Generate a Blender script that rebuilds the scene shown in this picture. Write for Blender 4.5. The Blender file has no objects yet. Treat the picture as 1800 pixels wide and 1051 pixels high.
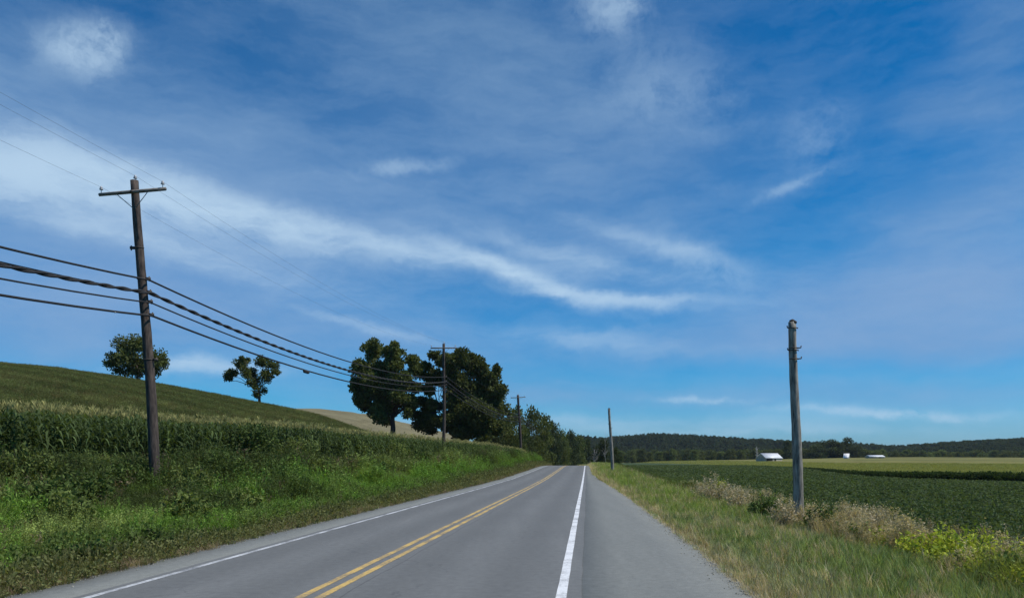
import bpy, math, random
import numpy as np
R = math.radians
rng = np.random.default_rng(7)
random.seed(7)
S = bpy.context.scene
COL = S.collection
F = 1350.0; HZ = 806.0; EYE = 1.9          # focal length and horizon of an 1800 px wide view, eye height in metres

# ------------------------------------------------------------------ helpers
def sm(a, b, x):
    t = np.clip((np.asarray(x, float) - a) / (b - a), 0, 1)
    return t * t * (3 - 2 * t)

_tab = np.random.default_rng(99).random((256, 256))
def vnoise(x, y):
    x = np.asarray(x, float); y = np.asarray(y, float)
    xi = np.floor(x).astype(int); yi = np.floor(y).astype(int)
    fx = x - xi; fy = y - yi
    fx = fx * fx * (3 - 2 * fx); fy = fy * fy * (3 - 2 * fy)
    g = lambda a, b: _tab[a & 255, b & 255]
    return (g(xi, yi) * (1 - fx) + g(xi + 1, yi) * fx) * (1 - fy) + (g(xi, yi + 1) * (1 - fx) + g(xi + 1, yi + 1) * fx) * fy
def fbm(x, y, o=4):
    s = 0; a = .5; n = 0
    for i in range(o):
        s = s + a * vnoise(x * 2 ** i + 17 * i, y * 2 ** i + 31 * i); n += a; a *= .5
    return s / n

def tag(o, label=None, cat=None, group=None, kind=None):
    if label: o['label'] = label
    if cat: o['category'] = cat
    if group: o['group'] = group
    if kind: o['kind'] = kind
    return o
def empty(name, loc, rz=0):
    o = bpy.data.objects.new(name, None); COL.objects.link(o)
    o.empty_display_size = .3
    o.location = loc; o.rotation_euler = (0, 0, rz); return o

def mesh(name, V, Fc, mat=None, parent=None, smooth=False, link=True, attrs=None, loc=None):
    """V (n,3); Fc: array (m,k) or list of such arrays"""
    V = np.asarray(V, np.float32)
    if not isinstance(Fc, list): Fc = [Fc]
    Fc = [np.asarray(f, np.int32) for f in Fc if len(f)]
    me = bpy.data.meshes.new(name)
    me.vertices.add(len(V)); me.vertices.foreach_set('co', V.ravel())
    loops = np.concatenate([f.ravel() for f in Fc])
    tot = np.concatenate([np.full(len(f), f.shape[1], np.int32) for f in Fc])
    st = np.concatenate([[0], np.cumsum(tot)[:-1]]).astype(np.int32)
    me.loops.add(len(loops)); me.loops.foreach_set('vertex_index', loops)
    me.polygons.add(len(tot)); me.polygons.foreach_set('loop_start', st); me.polygons.foreach_set('loop_total', tot)
    me.update(calc_edges=True)
    if smooth: me.polygons.foreach_set('use_smooth', np.ones(len(tot), bool))
    if attrs:
        for k, a in attrs.items():
            a = np.asarray(a, np.float32)
            if a.ndim == 1:
                at = me.attributes.new(k, 'FLOAT', 'POINT'); at.data.foreach_set('value', a)
            else:
                if a.shape[1] == 3: a = np.hstack([a, np.ones((len(a), 1), np.float32)])
                at = me.attributes.new(k, 'FLOAT_COLOR', 'POINT'); at.data.foreach_set('color', a.ravel())
    if mat: me.materials.append(mat)
    me.validate()
    o = bpy.data.objects.new(name, me)
    if link: COL.objects.link(o)
    if parent is not None: o.parent = parent
    if loc is not None: o.location = loc
    return o

class MB:
    def __init__(s): s.v = []; s.q = []; s.t = []; s.n = 0; s.a = []
    def add(s, V, Q=None, T=None, a=.5):
        V = np.asarray(V, float).reshape(-1, 3)
        if Q is not None and len(Q): s.q.append(np.asarray(Q) + s.n)
        if T is not None and len(T): s.t.append(np.asarray(T) + s.n)
        s.v.append(V); s.n += len(V)
        s.a.append(np.broadcast_to(np.asarray(a, float), (len(V),)))
    def box(s, c, d, rz=0, a=.5):
        x, y, z = np.array(d) / 2
        V = np.array([[i, j, k] for i in (-x, x) for j in (-y, y) for k in (-z, z)])
        cs, sn = math.cos(rz), math.sin(rz)
        V = np.c_[V[:, 0] * cs - V[:, 1] * sn, V[:, 0] * sn + V[:, 1] * cs, V[:, 2]] + np.array(c)
        s.add(V, [[0, 1, 3, 2], [4, 6, 7, 5], [0, 4, 5, 1], [2, 3, 7, 6], [0, 2, 6, 4], [1, 5, 7, 3]], a=a)
    def tube(s, P, r, k=8, cap=True, a=.5, jag=0):
        P = np.asarray(P, float); r = np.broadcast_to(np.asarray(r, float), (len(P),))
        T = np.gradient(P, axis=0); T /= np.linalg.norm(T, axis=1)[:, None] + 1e-9
        ref = np.array([0, 0, 1.]) if abs(T[:, 2].mean()) < .8 else np.array([1., 0, 0])
        A = np.cross(T, ref); A /= np.linalg.norm(A, axis=1)[:, None] + 1e-9
        B = np.cross(T, A)
        th = np.arange(k) / k * 2 * np.pi
        rr = r[:, None] * (1 + (jag * (rng.random((len(P), k)) - .5) if jag else 0))
        V = P[:, None] + (A[:, None] * np.cos(th)[None, :, None] + B[:, None] * np.sin(th)[None, :, None]) * rr[:, :, None]
        n = len(P); i = np.arange(n - 1)[:, None]; j = np.arange(k)[None]
        Q = np.stack([i * k + j, i * k + (j + 1) % k, (i + 1) * k + (j + 1) % k, (i + 1) * k + j], -1).reshape(-1, 4)
        V = V.reshape(-1, 3)
        if cap:
            V = np.vstack([V, P[:1], P[-1:]]); jj = np.arange(k)
            T3 = np.vstack([np.c_[(jj + 1) % k, jj, np.full(k, n * k)], np.c_[(n - 1) * k + jj, (n - 1) * k + (jj + 1) % k, np.full(k, n * k + 1)]])
            s.add(V, Q, T3, a=a)
        else: s.add(V, Q, a=a)
    def build(s, name, mat, parent=None, smooth=False, link=True, loc=None):
        return mesh(name, np.vstack(s.v), [np.vstack(x) for x in (s.q, s.t) if x], mat, parent, smooth, link, {'lv': np.concatenate(s.a)}, loc)

# ------------------------------------------------------------------ materials
def newmat(name):
    m = bpy.data.materials.new(name); m.use_nodes = True
    nt = m.node_tree; nt.nodes.clear()
    return m, nt
def N(nt, t, **kw):
    n = nt.nodes.new(t)
    for k, v in kw.items():
        if k.startswith('i_'): n.inputs[k[2:].replace('_', ' ')].default_value = v
        else: setattr(n, k, v)
    return n
def L(nt, a, b): nt.links.new(a, b)
def math_n(nt, op, a, b=None, c=None, clamp=False):
    n = nt.nodes.new('ShaderNodeMath'); n.operation = op; n.use_clamp = clamp
    for i, x in enumerate((a, b, c)):
        if x is None: continue
        if isinstance(x, (int, float)): n.inputs[i].default_value = x
        else: nt.links.new(x, n.inputs[i])
    return n.outputs[0]
def mixc(nt, fac, a, b, mode='MIX'):
    n = nt.nodes.new('ShaderNodeMix'); n.data_type = 'RGBA'; n.blend_type = mode
    for sock, x in ((n.inputs[0], fac), (n.inputs[6], a), (n.inputs[7], b)):
        if isinstance(x, (int, float)): sock.default_value = x
        elif isinstance(x, (tuple, list)): sock.default_value = (*x, 1)[:4]
        else: nt.links.new(x, sock)
    return n.outputs[2]
def noise(nt, scale, detail=4, coord=None, rough=.6, dist=0.):
    n = N(nt, 'ShaderNodeTexNoise'); n.inputs['Scale'].default_value = scale; n.inputs['Detail'].default_value = detail
    n.inputs['Roughness'].default_value = rough; n.inputs['Distortion'].default_value = dist
    if coord is not None: L(nt, coord, n.inputs['Vector'])
    return n.outputs['Fac']
def ramp(nt, fac, stops):
    r = N(nt, 'ShaderNodeValToRGB'); e = r.color_ramp.elements
    while len(e) < len(stops): e.new(.5)
    for i, (p, c) in enumerate(stops):
        e[i].position = p; e[i].color = (*c, 1) if len(c) == 3 else c
    L(nt, fac, r.inputs[0]); return r.outputs[0]

def leaf_mat(name, col=None, col2=None, trans=.38, var=.5, rough=.7, scale=.5):
    """col None: colour comes from the scatter point's own tint"""
    m, nt = newmat(name)
    out = N(nt, 'ShaderNodeOutputMaterial')
    lv = N(nt, 'ShaderNodeAttribute', attribute_name='lv').outputs['Fac']
    if col is None:
        base = N(nt, 'ShaderNodeAttribute', attribute_name='tint', attribute_type='INSTANCER').outputs['Color']
    else:
        oi = N(nt, 'ShaderNodeObjectInfo')
        g = N(nt, 'ShaderNodeNewGeometry')
        nf = noise(nt, scale, 3, g.outputs['Position'])
        nf = math_n(nt, 'MULTIPLY_ADD', nf, 2.2, -.6, clamp=True)
        base = mixc(nt, nf, col, col2 or col)
        k = math_n(nt, 'MULTIPLY_ADD', oi.outputs['Random'], .35, .82)
        base = mixc(nt, 1., base, k, 'MULTIPLY')
    k = math_n(nt, 'MULTIPLY_ADD', lv, 2 * var, 1 - var)
    base = mixc(nt, 1., base, k, 'MULTIPLY')
    p = N(nt, 'ShaderNodeBsdfPrincipled'); p.inputs['Roughness'].default_value = rough
    p.inputs['Specular IOR Level'].default_value = .14
    L(nt, base, p.inputs['Base Color'])
    t = N(nt, 'ShaderNodeBsdfTranslucent')
    L(nt, mixc(nt, 1., base, (1.25, 1.2, .55), 'MULTIPLY'), t.inputs['Color'])
    mx = N(nt, 'ShaderNodeMixShader'); mx.inputs[0].default_value = trans
    L(nt, p.outputs[0], mx.inputs[1]); L(nt, t.outputs[0], mx.inputs[2]); L(nt, mx.outputs[0], out.inputs[0])
    return m
def plain_mat(name, c1, c2, scale=6, rough=.8, bump=.3, stretch=None, metal=0, detail=6):
    m, nt = newmat(name)
    out = N(nt, 'ShaderNodeOutputMaterial'); p = N(nt, 'ShaderNodeBsdfPrincipled')
    tc = N(nt, 'ShaderNodeTexCoord').outputs['Object']
    if stretch:
        mp = N(nt, 'ShaderNodeMapping'); mp.inputs['Scale'].default_value = stretch; L(nt, tc, mp.inputs[0]); tc = mp.outputs[0]
    nf = noise(nt, scale, detail, tc)
    f = math_n(nt, 'MULTIPLY_ADD', nf, 2.6, -.8, clamp=True)
    L(nt, mixc(nt, f, c1, c2), p.inputs['Base Color'])
    p.inputs['Roughness'].default_value = rough; p.inputs['Metallic'].default_value = metal
    if bump:
        b = N(nt, 'ShaderNodeBump'); b.inputs['Strength'].default_value = bump; b.inputs['Distance'].default_value = .02
        L(nt, nf, b.inputs['Height']); L(nt, b.outputs[0], p.inputs['Normal'])
    L(nt, p.outputs[0], out.inputs[0]); return m

M = {}
M['veg'] = leaf_mat('vegetation_tint')
M['tree'] = leaf_mat('broadleaf_green', (.070, .092, .028), (.140, .160, .050), trans=.30, var=.45, scale=.35)
M['tree_light'] = leaf_mat('broadleaf_light_green', (.10, .135, .045), (.16, .195, .065), trans=.32, var=.4, scale=.2)
M['tree_dark'] = leaf_mat('broadleaf_dark_green', (.045, .062, .025), (.085, .105, .038), trans=.25, var=.45, scale=.3)
M['tree_hill'] = leaf_mat('hillside_green', (.030, .047, .024), (.056, .075, .036), trans=.15, var=.35, scale=.02)
M['bush_yellow'] = leaf_mat('yellow_green_weed_leaf', (.33, .40, .05), (.44, .46, .07), trans=.3, var=.5, scale=1.5)
M['bush_green'] = leaf_mat('dark_weed_leaf', (.075, .115, .030), (.13, .18, .045), trans=.25, var=.5, scale=1.5)
M['bush_olive'] = leaf_mat('olive_weed_leaf', (.14, .18, .05), (.20, .25, .07), trans=.32, var=.5, scale=1.2)
M['bush_dry'] = leaf_mat('dry_weed_straw', (.42, .35, .22), (.54, .45, .29), trans=.2, var=.5, scale=1.5)
M['bark'] = plain_mat('bark', (.045, .036, .028), (.10, .083, .065), 5, .9, .6, (1, 1, .25))
M['deadwood'] = plain_mat('bleached_wood', (.30, .28, .25), (.45, .43, .39), 5, .9, .3)
M['pole_dark'] = plain_mat('weathered_dark_pole_wood', (.012, .009, .008), (.12, .088, .07), 4, .9, 1., (3.5, 3.5, .6), detail=9)
M['pole_grey'] = plain_mat('weathered_grey_pole_wood', (.06, .052, .042), (.44, .40, .33), 4, .9, 1., (3.5, 3.5, .5), detail=9)
M['arm'] = plain_mat('weathered_crossarm_wood', (.06, .052, .045), (.30, .28, .25), 5, .9, .6, (1, 6, 6), detail=8)
M['iron'] = plain_mat('rusty_iron', (.03, .025, .022), (.09, .07, .055), 20, .7, .2)
M['galv'] = plain_mat('dull_galvanized_steel', (.22, .23, .24), (.32, .33, .34), 14, .55, .1, metal=.3)
M['porcelain'] = plain_mat('grey_porcelain', (.35, .35, .36), (.48, .48, .5), 20, .35, 0)
M['cable'] = plain_mat('black_cable_sheath', (.010, .010, .011), (.03, .03, .032), 30, .95, .1)
M['wire'] = plain_mat('dull_aluminium_wire', (.07, .075, .08), (.12, .125, .13), 30, .6, 0)
M['white_metal'] = plain_mat('white_painted_roof_sheet', (.74, .75, .76), (.84, .85, .86), .6, .45, .05)
M['white_wall'] = plain_mat('pale_barn_boards', (.30, .27, .22), (.46, .42, .34), 1.2, .8, .1, (1, 1, .2))
M['opening_shade'] = plain_mat('painted_opening_shade', (.015, .013, .012), (.03, .026, .022), 2, .9, 0)  # near-black colour painting the shade inside open doorways
M['window'] = plain_mat('dark_window_pane', (.02, .025, .03), (.04, .05, .06), 2, .2, 0)

# asphalt
def asphalt(name, c1, c2, crack=True):
    m, nt = newmat(name)
    out = N(nt, 'ShaderNodeOutputMaterial'); p = N(nt, 'ShaderNodeBsdfPrincipled')
    pos = N(nt, 'ShaderNodeNewGeometry').outputs['Position']
    fine = noise(nt, 90, 3, pos, .7); mid = noise(nt, 7, 5, pos, .65)
    mp = N(nt, 'ShaderNodeMapping'); mp.inputs['Rotation'].default_value = (0, 0, R(5.6)); mp.inputs['Scale'].default_value = (1.3, .05, 1); L(nt, pos, mp.inputs[0])
    streak = noise(nt, 1.6, 4, mp.outputs[0], .6)
    big = noise(nt, .22, 3, pos)
    f = math_n(nt, 'MULTIPLY_ADD', streak, .9, math_n(nt, 'MULTIPLY_ADD', big, .8, -.35), clamp=True)
    base = mixc(nt, f, c1, c2)
    k = math_n(nt, 'MULTIPLY_ADD', fine, 1.5, math_n(nt, 'MULTIPLY_ADD', mid, .7, -.09))
    base = mixc(nt, 1., base, k, 'MULTIPLY')
    if crack:
        sx = N(nt, 'ShaderNodeSeparateXYZ'); L(nt, pos, sx.inputs[0])
        uu = math_n(nt, 'ADD', math_n(nt, 'MULTIPLY_ADD', sx.outputs[1], -.0978, sx.outputs[0]), math_n(nt, 'MULTIPLY_ADD', big, .3, -.15))
        trk = math_n(nt, 'COSINE', math_n(nt, 'MULTIPLY', math_n(nt, 'ADD', uu, 1.25), 2 * math.pi / 1.7))
        trk = math_n(nt, 'MULTIPLY_ADD', math_n(nt, 'MULTIPLY', trk, streak), -.16, 1.04)
        base = mixc(nt, 1., base, trk, 'MULTIPLY')
        jt = math_n(nt, 'LESS_THAN', math_n(nt, 'ABSOLUTE', math_n(nt, 'ADD', uu, 3.42)), .012)
        base = mixc(nt, math_n(nt, 'MULTIPLY', jt, .5), base, (.05, .05, .05))
        v = N(nt, 'ShaderNodeTexVoronoi', feature='DISTANCE_TO_EDGE'); v.inputs['Scale'].default_value = .33
        wp = mixc(nt, .25, pos, N(nt, 'ShaderNodeTexNoise').outputs['Color'], 'ADD')
        w = N(nt, 'ShaderNodeTexNoise'); w.inputs['Scale'].default_value = 1.4; w.inputs['Detail'].default_value = 5; L(nt, pos, w.inputs['Vector'])
        wp = mixc(nt, .8, pos, w.outputs['Color'], 'ADD'); L(nt, wp, v.inputs['Vector'])
        c = math_n(nt, 'LESS_THAN', v.outputs['Distance'], .0055)
        gate = math_n(nt, 'GREATER_THAN', noise(nt, .35, 2, pos), .52)
        c = math_n(nt, 'MULTIPLY', c, math_n(nt, 'MULTIPLY', gate, .22))
        base = mixc(nt, c, base, (.04, .04, .042))
    L(nt, base, p.inputs['Base Color']); p.inputs['Roughness'].default_value = .82; p.inputs['Specular IOR Level'].default_value = .3
    b = N(nt, 'ShaderNodeBump'); b.inputs['Strength'].default_value = .5; b.inputs['Distance'].default_value = .006
    L(nt, fine, b.inputs['Height']); L(nt, b.outputs[0], p.inputs['Normal']); L(nt, p.outputs[0], out.inputs[0])
    return m
M['asphalt'] = asphalt('asphalt_lane', (.122, .126, .124), (.160, .163, .158))
M['asphalt_sh'] = asphalt('asphalt_shoulder', (.165, .172, .160), (.215, .221, .203), crack=False)
def paint(name, col, wear, scale=16):
    m, nt = newmat(name)
    out = N(nt, 'ShaderNodeOutputMaterial'); p = N(nt, 'ShaderNodeBsdfPrincipled')
    pos = N(nt, 'ShaderNodeNewGeometry').outputs['Position']
    a = noise(nt, scale, 8, pos, .75); b2 = noise(nt, 1.1, 3, pos)
    v = N(nt, 'ShaderNodeTexVoronoi', feature='DISTANCE_TO_EDGE'); v.inputs['Scale'].default_value = 5
    L(nt, pos, v.inputs['Vector'])
    f = math_n(nt, 'MULTIPLY_ADD', a, 3.2, -1.6 - 1.2 + wear)
    f = math_n(nt, 'ADD', f, math_n(nt, 'MULTIPLY', b2, 2.4), clamp=True)
    ck = math_n(nt, 'LESS_THAN', v.outputs['Distance'], .02)
    f = math_n(nt, 'MAXIMUM', math_n(nt, 'MULTIPLY', f, 1.0), math_n(nt, 'MULTIPLY', ck, wear))
    L(nt, mixc(nt, f, col, (.12, .122, .125)), p.inputs['Base Color']); p.inputs['Roughness'].default_value = .7
    L(nt, p.outputs[0], out.inputs[0]); return m
M['yellow'] = paint('worn_yellow_road_paint', (.66, .44, .12), .36)
M['white_old'] = paint('worn_white_road_paint', (.62, .63, .63), .38)
M['white_new'] = paint('white_road_paint', (.76, .77, .77), .12)

# ------------------------------------------------------------------ terrain
def xr(Y):                                     # road reference line (straight, then easing to the left past the crest)
    Y = np.asarray(Y, float); d = np.maximum(Y - 165, 0)
    return .0978 * Y - .0015 * np.minimum(d, 150) ** 2 - .45 * np.maximum(d - 150, 0)
def zroad(Y):
    return np.interp(Y, [-60, 50, 70, 95, 118, 132, 150, 175, 200, 240, 300, 400, 700, 9000], [0, 0, .05, .30, .58, .67, .58, .25, -.1, -.9, -2., -3.2, -4, -5])
def right_edge(Y):
    return np.interp(Y, [-60, 5, 17, 38, 53, 83, 130, 600], [2.42, 2.42, 2.38, 2.15, 1.75, .85, .6, .5])
LE = -8.1                                      # left asphalt edge
def Xc(Y):                                     # near edge of the maize strip
    return np.interp(Y, [-60, 0, 27, 50, 80, 112, 140, 180, 3000], [-43, -26, -18, -11, -5.6, .0, 4.3, 5.0, -400])
rp_x = np.array([-600, -200, 0, 100, 200, 300, 400, 500, 560, 620, 660, 700, 760, 900])
rp_y = np.array([600, 612, 633, 641, 655, 672, 690, 709, 722, 742, 756, 768, 778, 792])
r2_x = np.array([-600, 300, 480, 560, 620, 700, 760, 850, 900, 960, 1040, 1200])
r2_y = np.array([660, 705, 719, 719, 725, 742, 756, 776, 790, 806, 815, 815])
b_x = np.array([1040, 1150, 1250, 1370, 1450, 1500, 1600, 1800, 2100, 3500])
b_Y = np.array([700, 570, 417, 270, 165, 131, 109, 94, 86, 70])
b_c = np.array([814, 811, 808.5, 806.5, 805, 804, 803, 804, 804, 804])
def ground(X, Y):
    X = np.asarray(X, float); Y = np.asarray(Y, float)
    X, Y = np.broadcast_arrays(X, Y)
    u = X - xr(Y); zr = zroad(Y)
    px = 900 + F * X / np.maximum(Y, 12)
    # left hill
    Yy = np.maximum(Y, 1)
    z1 = EYE + (HZ - np.interp(px, rp_x, rp_y)) / F * 120 - .9
    z2 = EYE + (HZ - np.interp(px, r2_x, r2_y)) / F * 250
    yc = np.interp(px, [-600, 0, 350, 600, 750, 860, 900], [18, 27, 36, 50, 76, 100, 112])
    t = np.clip((Yy - yc) / (120 - yc), 0, 1)
    lin = t - .12 * t ** 4 * 1.0
    lin = lin / .88
    lin = np.where(t < 1, lin, 1)
    za = 1.7 + (z1 - 1.7) * lin
    dip = z1 + (z2 - z1) * sm(125, 250, Yy) - 1.2 * np.sin(np.pi * np.clip((Yy - 120) / 130, 0, 1)) * (px < 640)
    zl = np.where(Yy < 120, za, dip)
    zl = np.where(Yy > 250, z2 + (-3 - z2) * sm(250, 700, Yy), zl)
    D = LE - u
    Dc = np.maximum((xr(Y) + LE) - Xc(Y), 3.0)
    top = np.where(Y < 140, 1.7, np.interp(Y, [140, 200, 300, 5000], [1.7, 1.0, -.5, -3]))
    tt = np.clip(D / Dc, 0, 1)
    prof = tt ** 1.55
    bank = zr - .05 + (top - zr + .05) * prof - .12 * np.exp(-((D - 1.2) / .8) ** 2)
    far = top + (zl - top) * sm(0, 14, D - Dc)
    left = np.where(D < Dc, bank, far)
    # right fields
    Yb = np.interp(px, b_x, b_Y); zc = EYE + (HZ - np.interp(px, b_x, b_c)) / F * 600
    Ycr = np.maximum(600, Yb + 60)
    fld = -1.5 + (zc + 1.5) * np.clip((Yy - Yb) / (Ycr - Yb), 0, 1) ** .9
    fld = np.where(Yy > Ycr, zc + (-4 - zc) * sm(Ycr, Ycr + 260, Yy), fld)
    Rr = u - right_edge(Y)
    vr = zr - .05 - .028 * np.clip(Rr, 0, 4) - .10 * np.clip(Rr - 3.2, 0, 3)
    right = vr + (fld - vr) * sm(4.5, 12, Rr)
    z = np.where(u < LE, left, np.where(Rr > 0, right, zr - .06))
    bump = (fbm(X * .35, Y * .35) - .5) * .25 * np.clip(np.maximum(D, Rr) / 2, 0, 1) * (np.abs(X) < 400)
    return z + bump

def axis(spec):
    out = []
    for a, b, st in spec: out += list(np.arange(a, b, st))
    out.append(spec[-1][1]); return np.array(out)
us = axis([(-5000, -1000, 400), (-1000, -300, 40), (-300, -120, 8), (-120, -40, 2.5), (-40, -12, .8), (-12, -8.4, .4), (-8.4, -8.1, .15), (-8.1, .4, 2.1), (.4, 3.2, .2), (3.2, 14, .45),
           (14, 60, 2), (60, 160, 4), (160, 500, 10), (500, 1200, 40), (1200, 6000, 400)])
ys = axis([(-60, 4, 4), (4, 60, .7), (60, 150, 1.5), (150, 300, 4), (300, 760, 12), (760, 1400, 60), (1400, 9000, 500)])
U, YY = np.meshgrid(us, ys)
XX = xr(YY) + U
ZZ = ground(XX, YY)
ny, nx = XX.shape
i = np.arange(ny - 1)[:, None]; j = np.arange(nx - 1)[None]
Q = np.stack([i * nx + j, i * nx + j + 1, (i + 1) * nx + j + 1, (i + 1) * nx + j], -1).reshape(-1, 4)

SOIL = np.array([.060, .052, .030]); GOLD = np.array([.18, .175, .052]); SOY = np.array([.050, .075, .030]); OLIVE = np.array([.12, .13, .048])
TAN = np.array([.185, .165, .095]); VERGE = np.array([.065, .085, .030]); BROWN = np.array([.10, .065, .04]); LUSH = np.array([.03, .055, .014]); DRY = np.array([.13, .11, .065])
def lerp(a, b, t): return a + (b - a) * np.asarray(t)[..., None]
def zone_color(X, Y):
    u = X - xr(Y); D = LE - u; Rr = u - right_edge(Y)
    px = 900 + F * X / np.maximum(Y, 12); n = fbm(X * .15, Y * .15); n2 = fbm(X * .9, Y * .9)
    Dc = np.maximum((xr(Y) + LE) - Xc(Y), 3.0)
    c = np.zeros(X.shape + (3,)) + VERGE
    cl = lerp(np.zeros(X.shape + (3,)) + DRY, LUSH, sm(.3, 1.8, D))
    s = D - Dc
    cl = lerp(cl, SOIL, sm(-1, 0, s)); cl = lerp(cl, OLIVE, sm(5, 8, s))
    cl = lerp(cl, TAN * (0.85 + .3 * n[..., None]), sm(128, 140, Y + (n - .5) * 10) * (s > 6))
    cl = lerp(cl, BROWN, sm(118, 126, Y) * (1 - sm(134, 150, Y + (n - .5) * 20)) * (px > 590) * (s > 6))
    cl = lerp(cl, VERGE, sm(300, 500, Y))
    Yb = np.interp(px, b_x, b_Y)
    g = lerp(np.zeros(X.shape + (3,)) + SOY, GOLD, (Y > Yb + 2) * 1.)
    st = np.sin(((Y - Yb) / 60.) * 3.0 + n * 1.5)
    g = lerp(g, np.array([.085, .095, .035]), (Y > Yb + 8) * sm(.55, .95, st) * .75 * (px > 1500))
    g = lerp(g, np.array([.16, .12, .05]), (Y > Yb + 8) * sm(.75, 1., -st) * .5)
    g = lerp(g, VERGE * .6, sm(620, 720, Y))
    cr = lerp(np.zeros(X.shape + (3,)) + DRY, VERGE, sm(.1, .8, Rr))
    cr = lerp(cr, DRY * .8, sm(4, 5.5, Rr)); cr = lerp(cr, g, sm(7, 8, Rr))
    c = np.where((u < 0)[..., None], cl, cr)
    c = c * (0.8 + .4 * n2)[..., None]
    far = sm(700, 1100, np.abs(X) + 0 * Y)
    return lerp(c, np.array([.05, .07, .03]), far * (Y > 0))
def ground_mat():
    m, nt = newmat('ground_cover')
    out = N(nt, 'ShaderNodeOutputMaterial'); p = N(nt, 'ShaderNodeBsdfPrincipled'); p.inputs['Roughness'].default_value = .95
    p.inputs['Specular IOR Level'].default_value = .1
    pos = N(nt, 'ShaderNodeNewGeometry').outputs['Position']
    c = N(nt, 'ShaderNodeAttribute', attribute_name='zone').outputs['Color']
    a = noise(nt, 1.1, 8, pos, .7); b2 = noise(nt, .07, 5, pos, .6)
    k = math_n(nt, 'MULTIPLY_ADD', a, 1.1, math_n(nt, 'MULTIPLY_ADD', b2, .7, .1))
    L(nt, mixc(nt, 1., c, k, 'MULTIPLY'), p.inputs['Base Color'])
    b = N(nt, 'ShaderNodeBump'); b.inputs['Strength'].default_value = .8; b.inputs['Distance'].default_value = .25
    L(nt, a, b.inputs['Height']); L(nt, b.outputs[0], p.inputs['Normal']); L(nt, p.outputs[0], out.inputs[0]); return m
M['ground'] = ground_mat()
tag(mesh('ground', np.stack([XX, YY, ZZ], -1).reshape(-1, 3), Q, M['ground'], smooth=True, attrs={'zone': zone_color(XX, YY).reshape(-1, 3)}), kind='structure')

# ------------------------------------------------------------------ road
ry = axis([(-60, 4, 4), (4, 150, .6), (150, 420, 4)])
def strip(name, ua, ub, dz, mat, cols=1, jag=(0, 0), thick=0):
    a = ua(ry) if callable(ua) else np.full(len(ry), ua); b = ub(ry) if callable(ub) else np.full(len(ry), ub)
    if jag[0]: a = a + (fbm(ry * 1.7, ry * 0 + 3) - .5) * jag[0] + (fbm(ry * .35, ry * 0 + 9) - .5) * jag[0]
    if jag[1]: b = b + (fbm(ry * 1.7, ry * 0 + 5) - .5) * jag[1] + (fbm(ry * .35, ry * 0 + 13) - .5) * jag[1]
    t = np.linspace(0, 1, cols + 1)
    X = xr(ry)[:, None] + a[:, None] + (b - a)[:, None] * t[None]
    Y = np.repeat(ry[:, None], cols + 1, 1); Z = zroad(Y) + dz
    V = np.stack([X, Y, Z], -1).reshape(-1, 3); k = cols + 1
    i = np.arange(len(ry) - 1)[:, None]; j = np.arange(cols)[None]
    Fq = np.stack([i * k + j, i * k + j + 1, (i + 1) * k + j + 1, (i + 1) * k + j], -1).reshape(-1, 4)
    Fs = [Fq]
    if thick:   # skirts down both sides
        n = len(V); e0 = np.arange(len(ry)) * k; e1 = e0 + cols
        V = np.vstack([V, V[e0] - [0.03, 0, thick], V[e1] - [-0.03, 0, thick]])
        q = np.arange(len(ry) - 1); m0 = n + q; m1 = n + len(ry) + q
        Fs.append(np.c_[e0[:-1], e0[1:], m0 + 1, m0]); Fs.append(np.c_[e1[1:], e1[:-1], m1, m1 + 1])
    return tag(mesh(name, V, Fs, mat), kind='structure')
WL = -6.84; WR = -.36; CY = -3.81
strip('road', WL - .22, WR + .28, 0, M['asphalt'], 4, (.05, .05))
strip('road_shoulder', LE, WL - .1, -.004, M['asphalt_sh'], 2, (.35, 0), .08)
strip('road_shoulder', WR + .1, right_edge, -.004, M['asphalt_sh'], 3, (0, .28), .08)
strip('road_marking', CY - .20, CY - .075, .005, M['yellow'], 1, (.025, .025))
strip('road_marking', CY + .075, CY + .20, .005, M['yellow'], 1, (.025, .025))
strip('road_marking', WL - .06, WL + .06, .005, M['white_old'], 1, (.02, .02))
strip('road_marking', WR - .075, WR + .075, .005, M['white_new'], 1, (.015, .015))

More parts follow.
